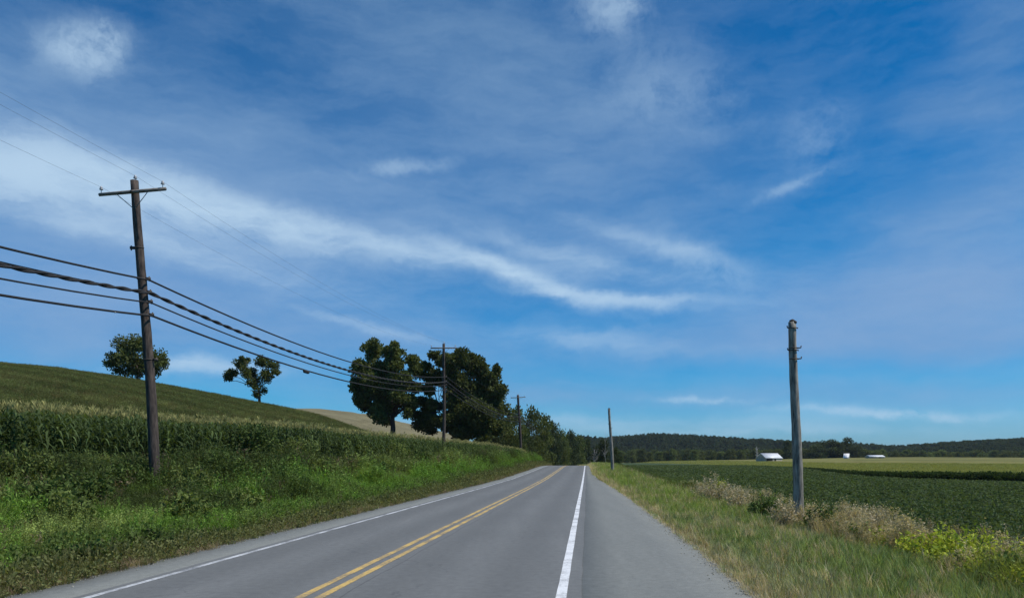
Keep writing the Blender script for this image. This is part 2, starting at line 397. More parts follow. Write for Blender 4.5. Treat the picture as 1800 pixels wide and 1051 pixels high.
# ------------------------------------------------------------------ leafy prototypes
def diamonds(C, Dv, Lg, Wd, lv, mb, fold=0):
    n = len(C); Dv = Dv / (np.linalg.norm(Dv, axis=1)[:, None] + 1e-9)
    r = rng.normal(size=(n, 3)); S_ = np.cross(Dv, r); S_ /= np.linalg.norm(S_, axis=1)[:, None] + 1e-9
    Lg = np.broadcast_to(Lg, (n,))[:, None]; Wd = np.broadcast_to(Wd, (n,))[:, None]
    mid = C + Dv * Lg * .45
    V = np.stack([C, mid + S_ * Wd / 2, C + Dv * Lg, mid - S_ * Wd / 2], 1).reshape(-1, 3)
    mb.add(V, np.arange(4 * n).reshape(-1, 4), a=np.repeat(np.broadcast_to(lv, (n,)), 4))
def rdir(n, up=0.):
    d = rng.normal(size=(n, 3)); d[:, 2] += up; return d / np.linalg.norm(d, axis=1)[:, None]
def blades(mb, n, h, spread, w, bend=.5, lv=(0, 1), segs=3):
    th = rng.random(n) * 2 * np.pi; ro = spread * np.sqrt(rng.random(n)) * .5
    bx, by = ro * np.cos(th), ro * np.sin(th)
    th2 = th + rng.normal(size=n) * .8; H = h * (.5 + .6 * rng.random(n)); be = bend * H * (.3 + rng.random(n))
    side = th2 + np.pi / 2
    rows = []
    for k in range(segs + 1):
        t = k / segs
        c = np.stack([bx + np.cos(th2) * be * t ** 2, by + np.sin(th2) * be * t ** 2, H * t * (1 - .25 * t * bend) - .02], -1)
        wd = w * (1 - t ** 1.6) * .5 + .0004
        s_ = np.stack([np.cos(side), np.sin(side), 0 * side], -1) * wd
        rows += [c - s_, c + s_]
    V = np.stack(rows, 1); m = 2 * (segs + 1)
    Qs = np.array([[2 * k, 2 * k + 1, 2 * k + 3, 2 * k + 2] for k in range(segs)])
    mb.add(V.reshape(-1, 3), (np.arange(n)[:, None, None] * m + Qs[None]).reshape(-1, 4), a=np.repeat(lv[0] + (lv[1] - lv[0]) * rng.random(n), m))
def proto_grass(n, h, sp, w, bend=.6):
    mb = MB(); blades(mb, n, h, sp, w, bend); return mb
def proto_weed(h, sp, stems, leaves, ll, lw, straw=0):
    mb = MB()
    for s_ in range(stems):
        th = random.random() * 6.28; r0 = sp * .15 * random.random(); le = sp * .5 * random.random() + .03
        H = h * (.55 + .5 * random.random()); t = np.linspace(0, 1, 4)
        P = np.c_[np.cos(th) * (r0 + le * t ** 1.5), np.sin(th) * (r0 + le * t ** 1.5), H * t]
        mb.tube(P, np.linspace(.006, .002, 4), 3, cap=False, a=.45)
        q = rng.random(leaves) ** .8; C = np.c_[np.interp(q, t, P[:, 0]), np.interp(q, t, P[:, 1]), np.interp(q, t, P[:, 2])]
        C += rng.normal(size=C.shape) * .015
        diamonds(C, rdir(leaves, .35), ll * (.6 + .7 * rng.random(leaves)) * (1.15 - .5 * q), lw * (.7 + .6 * rng.random(leaves)), rng.random(leaves), mb)
    if straw: blades(mb, straw, h * 1.05, sp * .5, .006, .35, (.6, 1))
    return mb
def proto_umbel(h, n):                        # dry seed-headed weeds
    mb = MB()
    for s_ in range(n):
        th = random.random() * 6.28; le = .22 * random.random(); H = h * (.6 + .45 * random.random()); t = np.linspace(0, 1, 4)
        P = np.c_[np.cos(th) * le * t ** 1.4, np.sin(th) * le * t ** 1.4, H * t]
        mb.tube(P, np.linspace(.006, .003, 4), 3, cap=False, a=.5)
        k = 26; C = P[-1] + rng.normal(size=(k, 3)) * [.035, .035, .09] - [0, 0, .05]
        diamonds(C, rdir(k, .6), .045, .02, .3 + .7 * rng.random(k), mb)
        k = 9; q = rng.random(k); C = P[0] + (P[-1] - P[0]) * q[:, None]
        diamonds(C, rdir(k, .2), .10, .018, .1 + .6 * rng.random(k), mb)
    return mb
def proto_corn():
    mb = MB(); H = 2.05 + .2 * random.random()
    lean = rng.normal(size=2) * .04; t = np.linspace(0, 1, 5)
    P = np.c_[lean[0] * t, lean[1] * t, H * t]
    mb.tube(P, np.linspace(.014, .006, 5), 5, cap=False, a=.55)
    a0 = random.random() * 6.28; nl = 12
    for k in range(nl):
        z0 = H * (.10 + .84 * k / nl); th = a0 + (k % 2) * np.pi + random.gauss(0, .35)
        Ln = (.75 - .25 * abs(k / nl - .45) * 2) * (.85 + .3 * random.random()); rise = .38 * Ln * (.8 + .5 * random.random()) + .2 * (k / nl) * Ln
        w = .035 + .02 * random.random(); s = np.linspace(0, 1, 6)
        x = Ln * s * (.9 - .1 * s); z = z0 + rise * s * 1.9 - (rise * 1.9 + .28 * Ln * (1.3 - .8 * k / nl)) * s ** 2.2
        wd = w * np.sin(np.pi * np.clip(s * .86 + .12, 0, 1)) + .002
        c = np.c_[np.cos(th) * x, np.sin(th) * x, z]; sd = np.array([-np.sin(th), np.cos(th), .25 * random.uniform(-1, 1)])
        V = np.empty((12, 3)); V[0::2] = c - sd * wd[:, None]; V[1::2] = c + sd * wd[:, None]
        yl = .85 if z0 < .5 and random.random() < .5 else random.random() * .8
        mb.add(V, [[2 * q, 2 * q + 1, 2 * q + 3, 2 * q + 2] for q in range(5)], a=yl)
    return mb, H
def proto_tassel(H):
    mb = MB()
    for q in range(7):
        th = random.random() * 6.28; t = np.linspace(0, 1, 3); sp = .12 if q else 0
        P = np.c_[np.cos(th) * sp * t, np.sin(th) * sp * t, H - .02 + (.30 - .06 * (q > 0)) * t - .03 * t ** 2]
        mb.tube(P, [.004, .011, .004], 3, cap=False, a=.4 + .6 * random.random())
    return mb
def proto_soy():
    mb = MB(); k = 70
    C = rng.normal(size=(k, 3)) * [.17, .17, .0]; C[:, 2] = .12 + .48 * rng.random(k) ** .6
    D_ = rdir(k, .25); diamonds(C, D_, .10 + .05 * rng.random(k), .075 + .03 * rng.random(k), rng.random(k), mb); return mb
def proto_crownlet():                          # a woodland tree seen from far away: lobed crown of leaf clumps over a stem
    mb = MB(); H = 12 + 2 * random.random()
    mb.tube([[0, 0, 0], [0, .1, H * .5]], [.3, .12], 5, cap=False, a=.2)
    for q in range(16):
        th = random.random() * 6.28; zz = .3 + .7 * random.random(); rr = 4.0 * math.sqrt(max(.05, 1 - (zz - .5) ** 2 * 3.4)) * math.sqrt(random.random())
        c = np.array([rr * math.cos(th), rr * math.sin(th), H * zz * .88]); k = 60
        d = rdir(k, .25); C = c + d * (1.1 + .9 * random.random()) * (.75 + .3 * rng.random(k))[:, None] * [1, 1, .75]
        diamonds(C, rdir(k), 1.0, .8, .2 + .3 * random.random() + .5 * rng.random(k), mb)
    return mb

def scatter(name, pts, scale, protos, tint, label, cat, idx=None, tilt=.08, zs=None):
    n = len(pts); col = bpy.data.collections.new(name + '_sources')
    for k, o in enumerate(protos):
        o.name = f'{name}_source_{k:02d}'; col.objects.link(o)
    me = bpy.data.meshes.new(name); me.vertices.add(n); me.vertices.foreach_set('co', np.asarray(pts, np.float32).ravel())
    rot = np.c_[rng.normal(size=n) * tilt, rng.normal(size=n) * tilt, rng.random(n) * 6.283].astype(np.float32)
    sc = np.repeat(np.asarray(scale, np.float32)[:, None], 3, 1)
    if zs is not None: sc[:, 2] *= zs
    for nm, dt, d in (('rot', 'FLOAT_VECTOR', rot), ('scl', 'FLOAT_VECTOR', sc)):
        me.attributes.new(nm, dt, 'POINT').data.foreach_set('vector', d.ravel())
    me.attributes.new('pick', 'INT', 'POINT').data.foreach_set('value', (rng.integers(0, len(protos), n) if idx is None else idx).astype(np.int32))
    t4 = np.hstack([np.asarray(tint, np.float32), np.ones((n, 1), np.float32)])
    me.attributes.new('tint', 'FLOAT_COLOR', 'POINT').data.foreach_set('color', t4.ravel().astype(np.float32))
    o = bpy.data.objects.new(name, me); COL.objects.link(o)
    g = bpy.data.node_groups.new(name + '_scatter', 'GeometryNodeTree')
    g.interface.new_socket('Geometry', in_out='INPUT', socket_type='NodeSocketGeometry')
    g.interface.new_socket('Geometry', in_out='OUTPUT', socket_type='NodeSocketGeometry')
    gi = g.nodes.new('NodeGroupInput'); go = g.nodes.new('NodeGroupOutput')
    ci = g.nodes.new('GeometryNodeCollectionInfo'); ci.inputs['Collection'].default_value = col
    ci.inputs['Separate Children'].default_value = True; ci.inputs['Reset Children'].default_value = True
    ip = g.nodes.new('GeometryNodeInstanceOnPoints'); ip.inputs['Pick Instance'].default_value = True
    def at(nm, dt):
        a = g.nodes.new('GeometryNodeInputNamedAttribute'); a.data_type = dt; a.inputs['Name'].default_value = nm; return a.outputs['Attribute']
    g.links.new(gi.outputs[0], ip.inputs['Points']); g.links.new(ci.outputs[0], ip.inputs['Instance'])
    g.links.new(at('pick', 'INT'), ip.inputs['Instance Index'])
    e2r = g.nodes.new('FunctionNodeEulerToRotation'); g.links.new(at('rot', 'FLOAT_VECTOR'), e2r.inputs[0]); g.links.new(e2r.outputs[0], ip.inputs['Rotation'])
    g.links.new(at('scl', 'FLOAT_VECTOR'), ip.inputs['Scale']); g.links.new(ip.outputs[0], go.inputs[0])
    md = o.modifiers.new('scatter', 'NODES'); md.node_group = g
    tag(o, label, cat, kind='stuff'); return o
def P_(mb, mat='veg'): return mb.build('source', M[mat], link=False)

def inview(X, Y, m=260):
    px = 900 + F * X / np.maximum(Y, .1); return (px > -m) & (px < 1800 + m) & (Y > 6.5)
def sample_u(n, u0, u1, y0, y1, power=1.6):
    """random points in road coordinates, denser near the camera"""
    q = rng.random(n); Y = y0 + (y1 - y0) * q ** power
    return u0 + (u1 - u0) * rng.random(n), Y

def colmix(n, *cw):
    c = np.array([x[0] for x in cw], float); w = np.array([x[1] for x in cw], float); return c[rng.choice(len(c), n, p=w / w.sum())]

# ---- right verge grass
grs = [P_(proto_grass(26, .17, .16, .007)) for _ in range(4)] + [P_(proto_grass(18, .30, .18, .008, .5)) for _ in range(2)]
n = 38000
Rr, Y = sample_u(n, -.12, 5.2, 7, 215, 2.0); X = xr(Y) + right_edge(Y) + Rr
k = inview(X, Y); Rr, Y, X = Rr[k], Y[k], X[k]; n = len(X)
nz = fbm(X * .5, Y * .25); n2 = fbm(X * 2, Y * 2)
g1 = np.array([.31, .34, .18]); g2 = np.array([.22, .29, .10]); dry = np.array([.52, .43, .28]); bright = np.array([.25, .34, .065])
c = lerp(np.zeros((n, 3)) + g1, g2, sm(.35, .6, nz)); c = lerp(c, bright, sm(16, 38, Y) * .85)
pd = .14 + .5 * (Rr < .4) + .6 * sm(.56, .70, n2) + .25 * sm(4.2, 5, Rr)
c = np.where((rng.random(n) < pd)[:, None], dry * (.7 + .5 * rng.random(n))[:, None], c) * (.75 + .5 * rng.random(n))[:, None]
sc = (.75 + .6 * rng.random(n)) * (.8 + .5 * nz) * (1 + sm(20, 90, Y) * 1.3)
sc[Rr < .25] *= .8
scatter('roadside_grass', np.c_[X, Y, ground(X, Y)], sc, grs, c, 'short pale green and straw grass along the right shoulder', 'grass')

# ---- left verge: low brownish grass at the edge
grs = [P_(proto_grass(26, .20, .2, .008)) for _ in range(4)] + [P_(proto_weed(.3, .3, 4, 9, .07, .03)) for _ in range(2)]
n = 26000
D, Y = sample_u(n, -.15, 2.4, 8, 205, 1.8); X = xr(Y) + LE - D
k = inview(X, Y); D, Y, X = D[k], Y[k], X[k]; n = len(X)
n2 = fbm(X * 1.1, Y * 1.1); n3 = fbm(X * .3 + 5, Y * .3)
ol = np.array([.185, .195, .075]); gr = np.array([.15, .22, .055]); br = np.array([.34, .26, .17])
c = lerp(np.zeros((n, 3)) + ol, gr, sm(.6, 2.0, D)); pdr = .08 + .4 * sm(.5, .65, n2) * (D < 1.6) + .25 * (D < .3)
isb = rng.random(n) < pdr
idv = np.where(isb, rng.integers(0, 4, n), rng.integers(0, 6, n))
c = np.where(isb[:, None], br * (.7 + .5 * rng.random(n))[:, None], c) * (.7 + .6 * rng.random(n))[:, None]
sc = (.8 + .7 * rng.random(n)) * (.65 + .9 * n3) * (1 + sm(20, 90, Y) * 1.2)
sc[D < .3] *= .7
scatter('verge_grass', np.c_[X, Y, ground(X, Y)], sc, grs, c, 'olive and brown tufts fringing the left edge of the road', 'grass', idx=idv)

# ---- left bank weeds
wd = ([P_(proto_weed(.75, .6, 11, 22, .15, .034)) for _ in range(3)] + [P_(proto_weed(.5, .7, 9, 14, .13, .075)) for _ in range(3)] +
      [P_(proto_grass(55, .85, .45, .011, .55)) for _ in range(4)] + [P_(proto_weed(1.05, .5, 7, 26, .11, .03, 6)) for _ in range(2)])
n = 34000
q, Y = sample_u(n, 0, 1, 9, 195, 1.6); Dc = np.maximum((xr(Y) + LE) - Xc(Y), 3.)
D = 1.3 + q * (Dc - 1.2); X = xr(Y) + LE - D
k = inview(X, Y); D, Y, X, q = D[k], Y[k], X[k], q[k]; n = len(X)
a = fbm(X * .28, Y * .16); b = fbm(X * .8 + 9, Y * .5)
mid = np.array([.20, .25, .075]); lush = np.array([.20, .34, .06]); dk = np.array([.085, .115, .036]); lime = np.array([.33, .40, .12])
c = lerp(np.zeros((n, 3)) + mid, dk, sm(.50, .66, a)); c = lerp(c, lush, sm(.46, .58, b) * (1 - sm(.30, .6, q)) * (1 - .3 * sm(.5, .7, a)))
c = lerp(c, lush, sm(24, 45, Y) * (1 - sm(.25, .5, q)) * .8)
limepatch = (np.exp(-(((Y - 17.0) / 3.6) ** 2 + ((D - 3.3) / .75) ** 2)) > .4)
sc_lime = 1 - .45 * limepatch
c = np.where((limepatch & (rng.random(n) < .75))[:, None], lime, c)
c = np.where((rng.random(n) < .035)[:, None], np.array([.22, .17, .11]), c)
c = c * (.7 + .6 * rng.random(n))[:, None]
lump = fbm(X * .55 + 40, Y * .45 + 7)
sc = (.6 + .45 * rng.random(n)) * (.40 + .55 * sm(0, .35, q)) * (.30 + 1.6 * sm(.3, .72, lump)) * (1 - .45 * sm(.62, .85, q)) * (1 + .25 * sm(40, 110, Y)) * (1 - .55 * np.exp(-((X + 12.0) ** 2 / 4 + (Y - 24.5) ** 2 / 9))) * (1 - .35 * np.exp(-((px_ := 900 + F * X / Y) - 60) ** 2 / 9000) * (Y < 24))
sc = np.maximum(sc * sc_lime, .42 + .2 * rng.random(n))
scatter('bank_weeds', np.c_[X, Y, ground(X, Y) - .05], sc, wd, c, 'tangled green weeds covering the bank below the maize', 'weeds')

# ---- right rough weeds between verge and bean field
wd = ([P_(proto_umbel(.75, 7)) for _ in range(3)] + [P_(proto_grass(45, .75, .35, .009, .5)) for _ in range(2)] +
      [P_(proto_weed(.6, .6, 8, 14, .11, .045)) for _ in range(3)])
n = 15000
Rr, Y = sample_u(n, 3.9, 8.4, 8, 150, 1.5); X = xr(Y) + right_edge(Y) + Rr
k = inview(X, Y); Rr, Y, X = Rr[k], Y[k], X[k]; n = len(X)
a = fbm(X * .45, Y * .25 + 4); b = fbm(X * 1.1 + 3, Y * .8)
dr1 = np.array([.55, .47, .30]); dr2 = np.array([.38, .31, .19]); gg = np.array([.15, .20, .06]); yl = np.array([.26, .30, .05])
pdry = (.22 + .50 * sm(.42, .60, a)) * (1 - sm(42, 60, Y)) * (1 - .5 * sm(7.2, 8.2, Rr)) * sm(12, 16, Y)
isdry = rng.random(n) < pdry
c = np.where(isdry[:, None], lerp(dr1 + np.zeros((n, 3)), dr2, rng.random(n)), lerp(gg + np.zeros((n, 3)), gg * .6, b))
yy = (Y < 19) & ~isdry & (b > .42); c = np.where(yy[:, None], yl, c)
c = c * (.7 + .6 * rng.random(n))[:, None]
idx = np.where(isdry, rng.integers(0, 5, n), rng.integers(3, 8, n))
lump = fbm(X * .7 + 11, Y * .5 + 3)
sc = (.6 + .6 * rng.random(n)) * (.4 + 1.0 * sm(.3, .7, lump)) * (.55 + .45 * sm(3.9, 5.2, Rr)) * (1 + .2 * sm(50, 120, Y)); sc *= np.where((Y > 60), .8, 1)
scatter('rough_weeds', np.c_[X, Y, ground(X, Y) - .04], sc, wd, c, 'dry straw coloured and green weeds between verge and bean field', 'weeds', idx=idx)

# ---- soybean field
sy = [P_(proto_soy()) for _ in range(4)]
px = rng.uniform(1030, 2060, 95000); q = rng.random(95000); Y = 12 * (330 / 12) ** q
X = (px - 900) / F * Y
Y2 = Y; row = .5; uu = X - xr(Y); uu = np.where(Y < 70, np.round(uu / row) * row + rng.normal(size=len(uu)) * .05, uu); X = xr(Y) + uu
Rr = uu - right_edge(Y); Yb = np.interp(900 + F * X / Y, b_x, b_Y)
k = (Rr > 7.7) & (Y < Yb - .5); X, Y, Rr = X[k], Y[k], Rr[k]; n = len(X)
keep = rng.random(n) < np.clip(1.25 - .0 * Y, 0, 1); X, Y = X[keep], Y[keep]; n = len(X)
a = fbm(X * .05, Y * .05)
c = lerp(np.array([.072, .108, .040]) + np.zeros((n, 3)), np.array([.095, .130, .052]), a) * (.75 + .5 * rng.random(n))[:, None]
sc = (.85 + .4 * rng.random(n)) * np.interp(Y, [12, 40, 80, 330], [.85, 1.0, 1.5, 3.6])
scatter('soybean_crop', np.c_[X, Y, ground(X, Y) - .03], sc, sy, c, 'dark green soybean plants filling the right hand field', 'crop', zs=np.interp(Y, [12, 40, 80, 330], [1, .85, .6, .28]))

# ---- maize strip (left)
random.seed(3)
cp = []; tp = []
for _ in range(6):
    mb, H = proto_corn(); cp.append(mb.build('source', M['veg'], link=False)); tp.append(P_(proto_tassel(H)))
pts = []
for r_ in range(7):
    y = 8 + random.random()
    while y < 139:
        pts.append((Xc(y) - .35 - r_ * .76 + random.gauss(0, .05), y)); y += .19 * (1 + .3 * random.random()) * (1 + .0 * y)
pts = np.array(pts); X, Y = pts.T; k = inview(X, Y, 300); X, Y = X[k], Y[k]; n = len(X)
sc = (.93 + .13 * rng.random(n)) * (.92 + .16 * fbm(X * .3, Y * .3)) * np.interp(Y, [0, 100, 139], [1, .95, .75])
c = lerp(np.array([.050, .085, .030]) + np.zeros((n, 3)), np.array([.12, .17, .06]), rng.random(n))
idx = rng.integers(0, 6, n); st = rng.bit_generator.state
G = np.c_[X, Y, ground(X, Y) - .02]
scatter('maize_crop', G, sc, cp, c, 'tall dark green maize standing along the top of the left bank', 'crop', idx=idx, tilt=.03)
scatter('maize_tassels', G, sc, tp, np.array([.42, .40, .17]) * (.7 + .5 * rng.random(n))[:, None], 'straw coloured tassels topping the maize', 'crop', idx=idx, tilt=.03)

# ---- low crop on the left hill
ob = [P_(proto_weed(.7, 1.3, 12, 14, .16, .05)) for _ in range(3)] + [P_(proto_grass(40, .7, 1.2, .02, .4)) for _ in range(3)]
n = 44000
px = rng.uniform(-250, 700, n); Y = rng.uniform(34, 136, n) ** 1.0; X = (px - 900) / F * Y
s = (xr(Y) + LE - X) - np.maximum((xr(Y) + LE) - Xc(Y), 3.)
k = (s > 5.6) & ((px < 600) | (Y < 118)); X, Y, px = X[k], Y[k], px[k]; n = len(X)
a = fbm(X * .08, Y * .05); 
c = lerp(np.array([.19, .20, .075]) + np.zeros((n, 3)), np.array([.14, .165, .058]), sm(.4, .6, a))
c = c * (1 + .22 * np.sin((Y * .8 + X * .35) * .9 + a * 3))[:, None]
c = np.where((rng.random(n) < .14)[:, None], np.array([.17, .14, .06]), c) * (.7 + .6 * rng.random(n))[:, None]
scatter('hill_crop', np.c_[X, Y, ground(X, Y) - .05], (.7 + .3 * rng.random(n)) * .75, ob, c, 'olive green low crop covering the hillside behind the maize', 'crop')

# ---- green strip on the right between beans and golden field
px = rng.uniform(1365, 2060, 5000); X0 = np.interp(px, b_x, b_Y); Y = X0 + rng.random(5000) * 5; X = (px - 900) / F * Y
c = lerp(np.array([.030, .055, .016]) + np.zeros((5000, 3)), np.array([.055, .085, .022]), rng.random(5000))
hp = [P_(proto_weed(1.1, .9, 9, 22, .22, .10)) for _ in range(4)]
scatter('field_margin_crop', np.c_[X, Y, ground(X, Y) - .05], (.9 + .35 * rng.random(5000)) * np.interp(px, [1365, 1450, 1600, 1800], [.55, .9, 1.05, 1.15]), hp, c, 'taller dark green strip of crop between beans and golden field', 'crop')

# ---- golden grass on the pale field
n = 16000
px = rng.uniform(1120, 2060, n); Yb = np.interp(px, b_x, b_Y); Y = Yb + 6 + (rng.random(n) ** 1.5) * 160; X = (px - 900) / F * Y
gg = [P_(proto_grass(30, .5, .9, .03, .5)) for _ in range(3)]
c = lerp(np.array([.28, .285, .085]) + np.zeros((n, 3)), np.array([.20, .24, .07]), rng.random(n))
scatter('golden_grass', np.c_[X, Y, ground(X, Y) - .03], (.9 + .5 * rng.random(n)) * 1.5, gg, c, 'golden grass of the pale field beyond the beans', 'grass', zs=.5)

# ---- crumbled stone along the pavement edges
st = []
for _ in range(3):
    mb = MB(); v = rng.normal(size=(8, 3)); v = v / np.linalg.norm(v, axis=1)[:, None]
    B8 = np.array([[i, j, k] for i in (-1, 1) for j in (-1, 1) for k in (-1, 1)]) * .5 + v * .22
    mb.add(B8, [[0, 1, 3, 2], [4, 6, 7, 5], [0, 4, 5, 1], [2, 3, 7, 6], [0, 2, 6, 4], [1, 5, 7, 3]]); st.append(P_(mb))
n = 6000
sd_ = rng.random(n) < .6; Y = 7 + 50 * rng.random(n) ** 1.9; off = rng.normal(size=n) * .16
X = xr(Y) + np.where(sd_, right_edge(Y) + off, LE - off); Zs = np.where(np.abs(off) < .4, zroad(Y) - .002, ground(X, Y)); inside = off < 0
Zs = np.where(inside, zroad(Y), np.maximum(ground(X, Y), zroad(Y) - .06))
gry = (.30 + .25 * rng.random(n))[:, None] * np.array([1, .97, .9])
scatter('gravel', np.c_[X, Y, Zs], .008 + .016 * rng.random(n) ** 2, st, gry, 'crumbled grey stones along both pavement edges', 'gravel', tilt=2.)

# ------------------------------------------------------------------ trees
def add_limb(mb, p0, p1, r0, r1, k=6, wob=.06, n=6):
    p0 = np.array(p0, float); p1 = np.array(p1, float); t = np.linspace(0, 1, n)[:, None]
    P = p0 + (p1 - p0) * t; d = np.linalg.norm(p1 - p0)
    P[1:-1] += rng.normal(size=(n - 2, 3)) * wob * d; P[:, 2] += (np.sin(np.pi * t[:, 0]) * -.05 * d)
    mb.tube(P, r0 + (r1 - r0) * t[:, 0], k, a=.5)
def lobed_tree(label, base_px, Y, lobes, zb, leaf=.45, dens=34., mat='tree', trunk_r=.38, group=None, name='broadleaf_tree', depth=.75):
    """lobes: (x px, y px, radius px) of the crown's leaf masses as seen on an 1800 px view at distance Y"""
    s = Y / F; bx = (base_px - 900) * s
    root = empty(name, (bx, Y, zb)); tag(root, label, 'tree', group)
    cm = MB(); tm = MB(); xs = [l[0] for l in lobes]; hw = (max(xs) - min(xs)) / 2 * s + 1e-3; cx = (max(xs) + min(xs)) / 2
    top = max(HZ - l[1] for l in lobes) * s + EYE - zb
    fork = np.array([0, 0, top * .30])
    add_limb(tm, (0, 0, -.4), fork, trunk_r * 1.15, trunk_r * .7, 9, .015)
    add_limb(tm, fork, ((cx - base_px) * s * .6, 0, top * .8), trunk_r * .7, .06, 7, .03)
    for (x, y, r) in lobes:
        c = np.array([(x - base_px) * s, 0, EYE + (HZ - y) * s - zb]); rad = r * s * 1.16
        e = math.sqrt(max(.08, 1 - ((x - cx) * s / (hw * 1.15)) ** 2)) * hw
        for rep in range(2):
            c2 = c + [0, (random.uniform(.15, 1) if rep else -random.uniform(.15, 1)) * e * depth, random.uniform(-.15, .1) * rad]
            rr = rad * random.uniform(.85, 1.02)
            for q in range(9):                    # each mass is several small sprays of leaves
                d = rdir(1, .1)[0]; cc = c2 + d * rr * .52 * random.uniform(.5, 1); r3 = rr * random.uniform(.38, .55)
                k = max(20, int(dens * (r3 ** 2) * 4.5 / leaf ** 1.0 * .42)); dd = rdir(k, .1)
                C = cc + dd * r3 * (rng.random(k) ** .45)[:, None] * [1, 1, .8]
                diamonds(C, dd + rng.normal(size=(k, 3)) * .8, leaf * (.7 + .6 * rng.random(k)), leaf * .7, .25 * random.random() + .75 * rng.random(k), cm)
            if rep == 0 or r > 12:
                f = fork * random.uniform(.75, 1.8); f[0] = c2[0] * .08
                add_limb(tm, f, c2, trunk_r * random.uniform(.2, .4), .03, 5, .07)
    tm.build('trunk', M['bark'], root, True); cm.build('crown', M[mat], root)
    return root
def cr3(l): return [(560 + x / 3.7545, 580 + y / 3.7545, r / 3.7545) for x, y, r in l]
def gz(px, Y): return float(ground((px - 900) / F * Y, Y))
lobed_tree('large dark tree with forked top standing left of its neighbour beyond the maize', 690, 135,
    cr3([(350, 150, 72), (480, 150, 72), (290, 250, 70), (400, 265, 105), (520, 235, 72), (625, 205, 48), (280, 380, 80), (420, 400, 125), (560, 340, 85),
         (650, 275, 52), (300, 480, 66), (430, 510, 85), (545, 450, 75), (700, 245, 34), (640, 380, 55), (250, 340, 38), (430, 590, 50), (370, 555, 45), (620, 470, 50), (600, 550, 42), (500, 330, 70), (360, 330, 70), (270, 185 + 60, 40), (520, 130, 36), (380, 115, 40), (590, 500, 50)]), gz(690, 135), trunk_r=.5)
lobed_tree('broad dark tree directly behind the second utility pole', 806, 137,
    cr3([(785, 195, 45), (870, 225, 76), (955, 205, 70), (1050, 260, 88), (1125, 320, 80), (1190, 400, 62), (1175, 262, 36), (900, 340, 105), (1030, 400, 125),
         (1150, 480, 85), (785, 320, 62), (735, 400, 40), (900, 480, 110), (1050, 540, 120), (870, 610, 85), (1000, 640, 95), (1120, 620, 90), (735, 255, 34), (722, 325, 44), (765, 500, 50), (700, 480, 42), (655, 560, 40), (720, 540, 46), (660, 625, 38), (730, 650, 46), (705, 590, 45), (770, 600, 50), (950, 700, 70), (1080, 700, 70), (1180, 640, 60), (1005, 175, 36)]), gz(806, 137), trunk_r=.55)
lobed_tree('rounded tree on the hill skyline behind the nearest utility pole', 242, 124,
    [(203, 632, 19), (222, 610, 21), (248, 607, 21), (272, 628, 19), (236, 634, 25), (262, 648, 17), (210, 650, 13), (238, 654, 15), (196, 640, 10), (284, 640, 9)], gz(242, 124), leaf=.36, dens=15, trunk_r=.28)
lobed_tree('small lopsided tree with open crown alone on the hill skyline', 456, 126,
    [(408, 656, 12), (424, 643, 13), (440, 655, 14), (460, 636, 14), (477, 643, 11), (467, 658, 14), (448, 672, 11), (457, 684, 9), (485, 654, 7), (432, 632, 6), (402, 664, 7), (452, 694, 6)], gz(456, 126), leaf=.32, dens=20, trunk_r=.26, depth=.6)

def tree_mesh(h, w, leaf, nclump, per, base=.08, trunk=.18, pointy=0.):
    tm = MB(); cm = MB(); add_limb(tm, (0, 0, -.4), (0, 0, h * .75), trunk, .05, 7, .02)
    for q in range(nclump):
        zz = base + (1 - base) * (q + random.random()) / nclump
        prof = math.sqrt(max(.02, 1 - ((zz - .42) / .6) ** 2)) * (1 - pointy * zz)
        th = random.random() * 6.283; rr = w / 2 * prof * math.sqrt(random.uniform(.15, 1))
        cr = w * random.uniform(.13, .2) * (1 - .4 * pointy * zz)
        c = np.array([rr * .85 * math.cos(th), rr * .85 * math.sin(th), h * zz - cr * .5])
        dd = rdir(per, .15); C = c + dd * cr * (rng.random(per) ** .4)[:, None] * [1, 1, .8]
        diamonds(C, dd + rng.normal(size=(per, 3)) * .7, leaf * (.7 + .6 * rng.random(per)), leaf * .75, .35 * random.random() + .65 * rng.random(per), cm)
        if q % 3 == 0: add_limb(tm, (0, 0, max(.3, c[2] * .55)), c, trunk * .35, .03, 4, .05)
    t = tm.build('trunk', M['bark'], link=False); c = cm.build('crown', M['tree'], link=False); return t.data, c.data
KIND = [tree_mesh(10, 8.5, .5, 40, 90), tree_mesh(10, 7, .5, 36, 90, .03), tree_mesh(10, 9.5, .5, 44, 80, .02), tree_mesh(10, 5.5, .5, 36, 80, .04, pointy=.5)]
MATD = {}
def place_tree(px, top_y, Y, w_px, kind, mat, label, group=None, z=None, name='broadleaf_tree', rz=None):
    zb = gz(px, Y) if z is None else z; h = EYE + (HZ - top_y) * Y / F - zb; w = w_px * Y / F
    base_w = [8.5, 7, 9.5, 5.5][kind]
    root = empty(name, ((px - 900) / F * Y, Y, zb), random.random() * 6.28 if rz is None else rz); tag(root, label, 'tree', group)
    root.scale = (w / base_w, w / base_w, h / 10)
    key = (kind, mat)
    if key not in MATD:
        m = KIND[kind][1].copy(); m.materials.clear(); m.materials.append(M[mat]); MATD[key] = m
    for nm, me in (('trunk', KIND[kind][0]), ('crown', MATD[key])):
        o = bpy.data.objects.new(nm, me); COL.objects.link(o); o.parent = root
    return root
gl = 'roadside trees receding down the left side of the road'
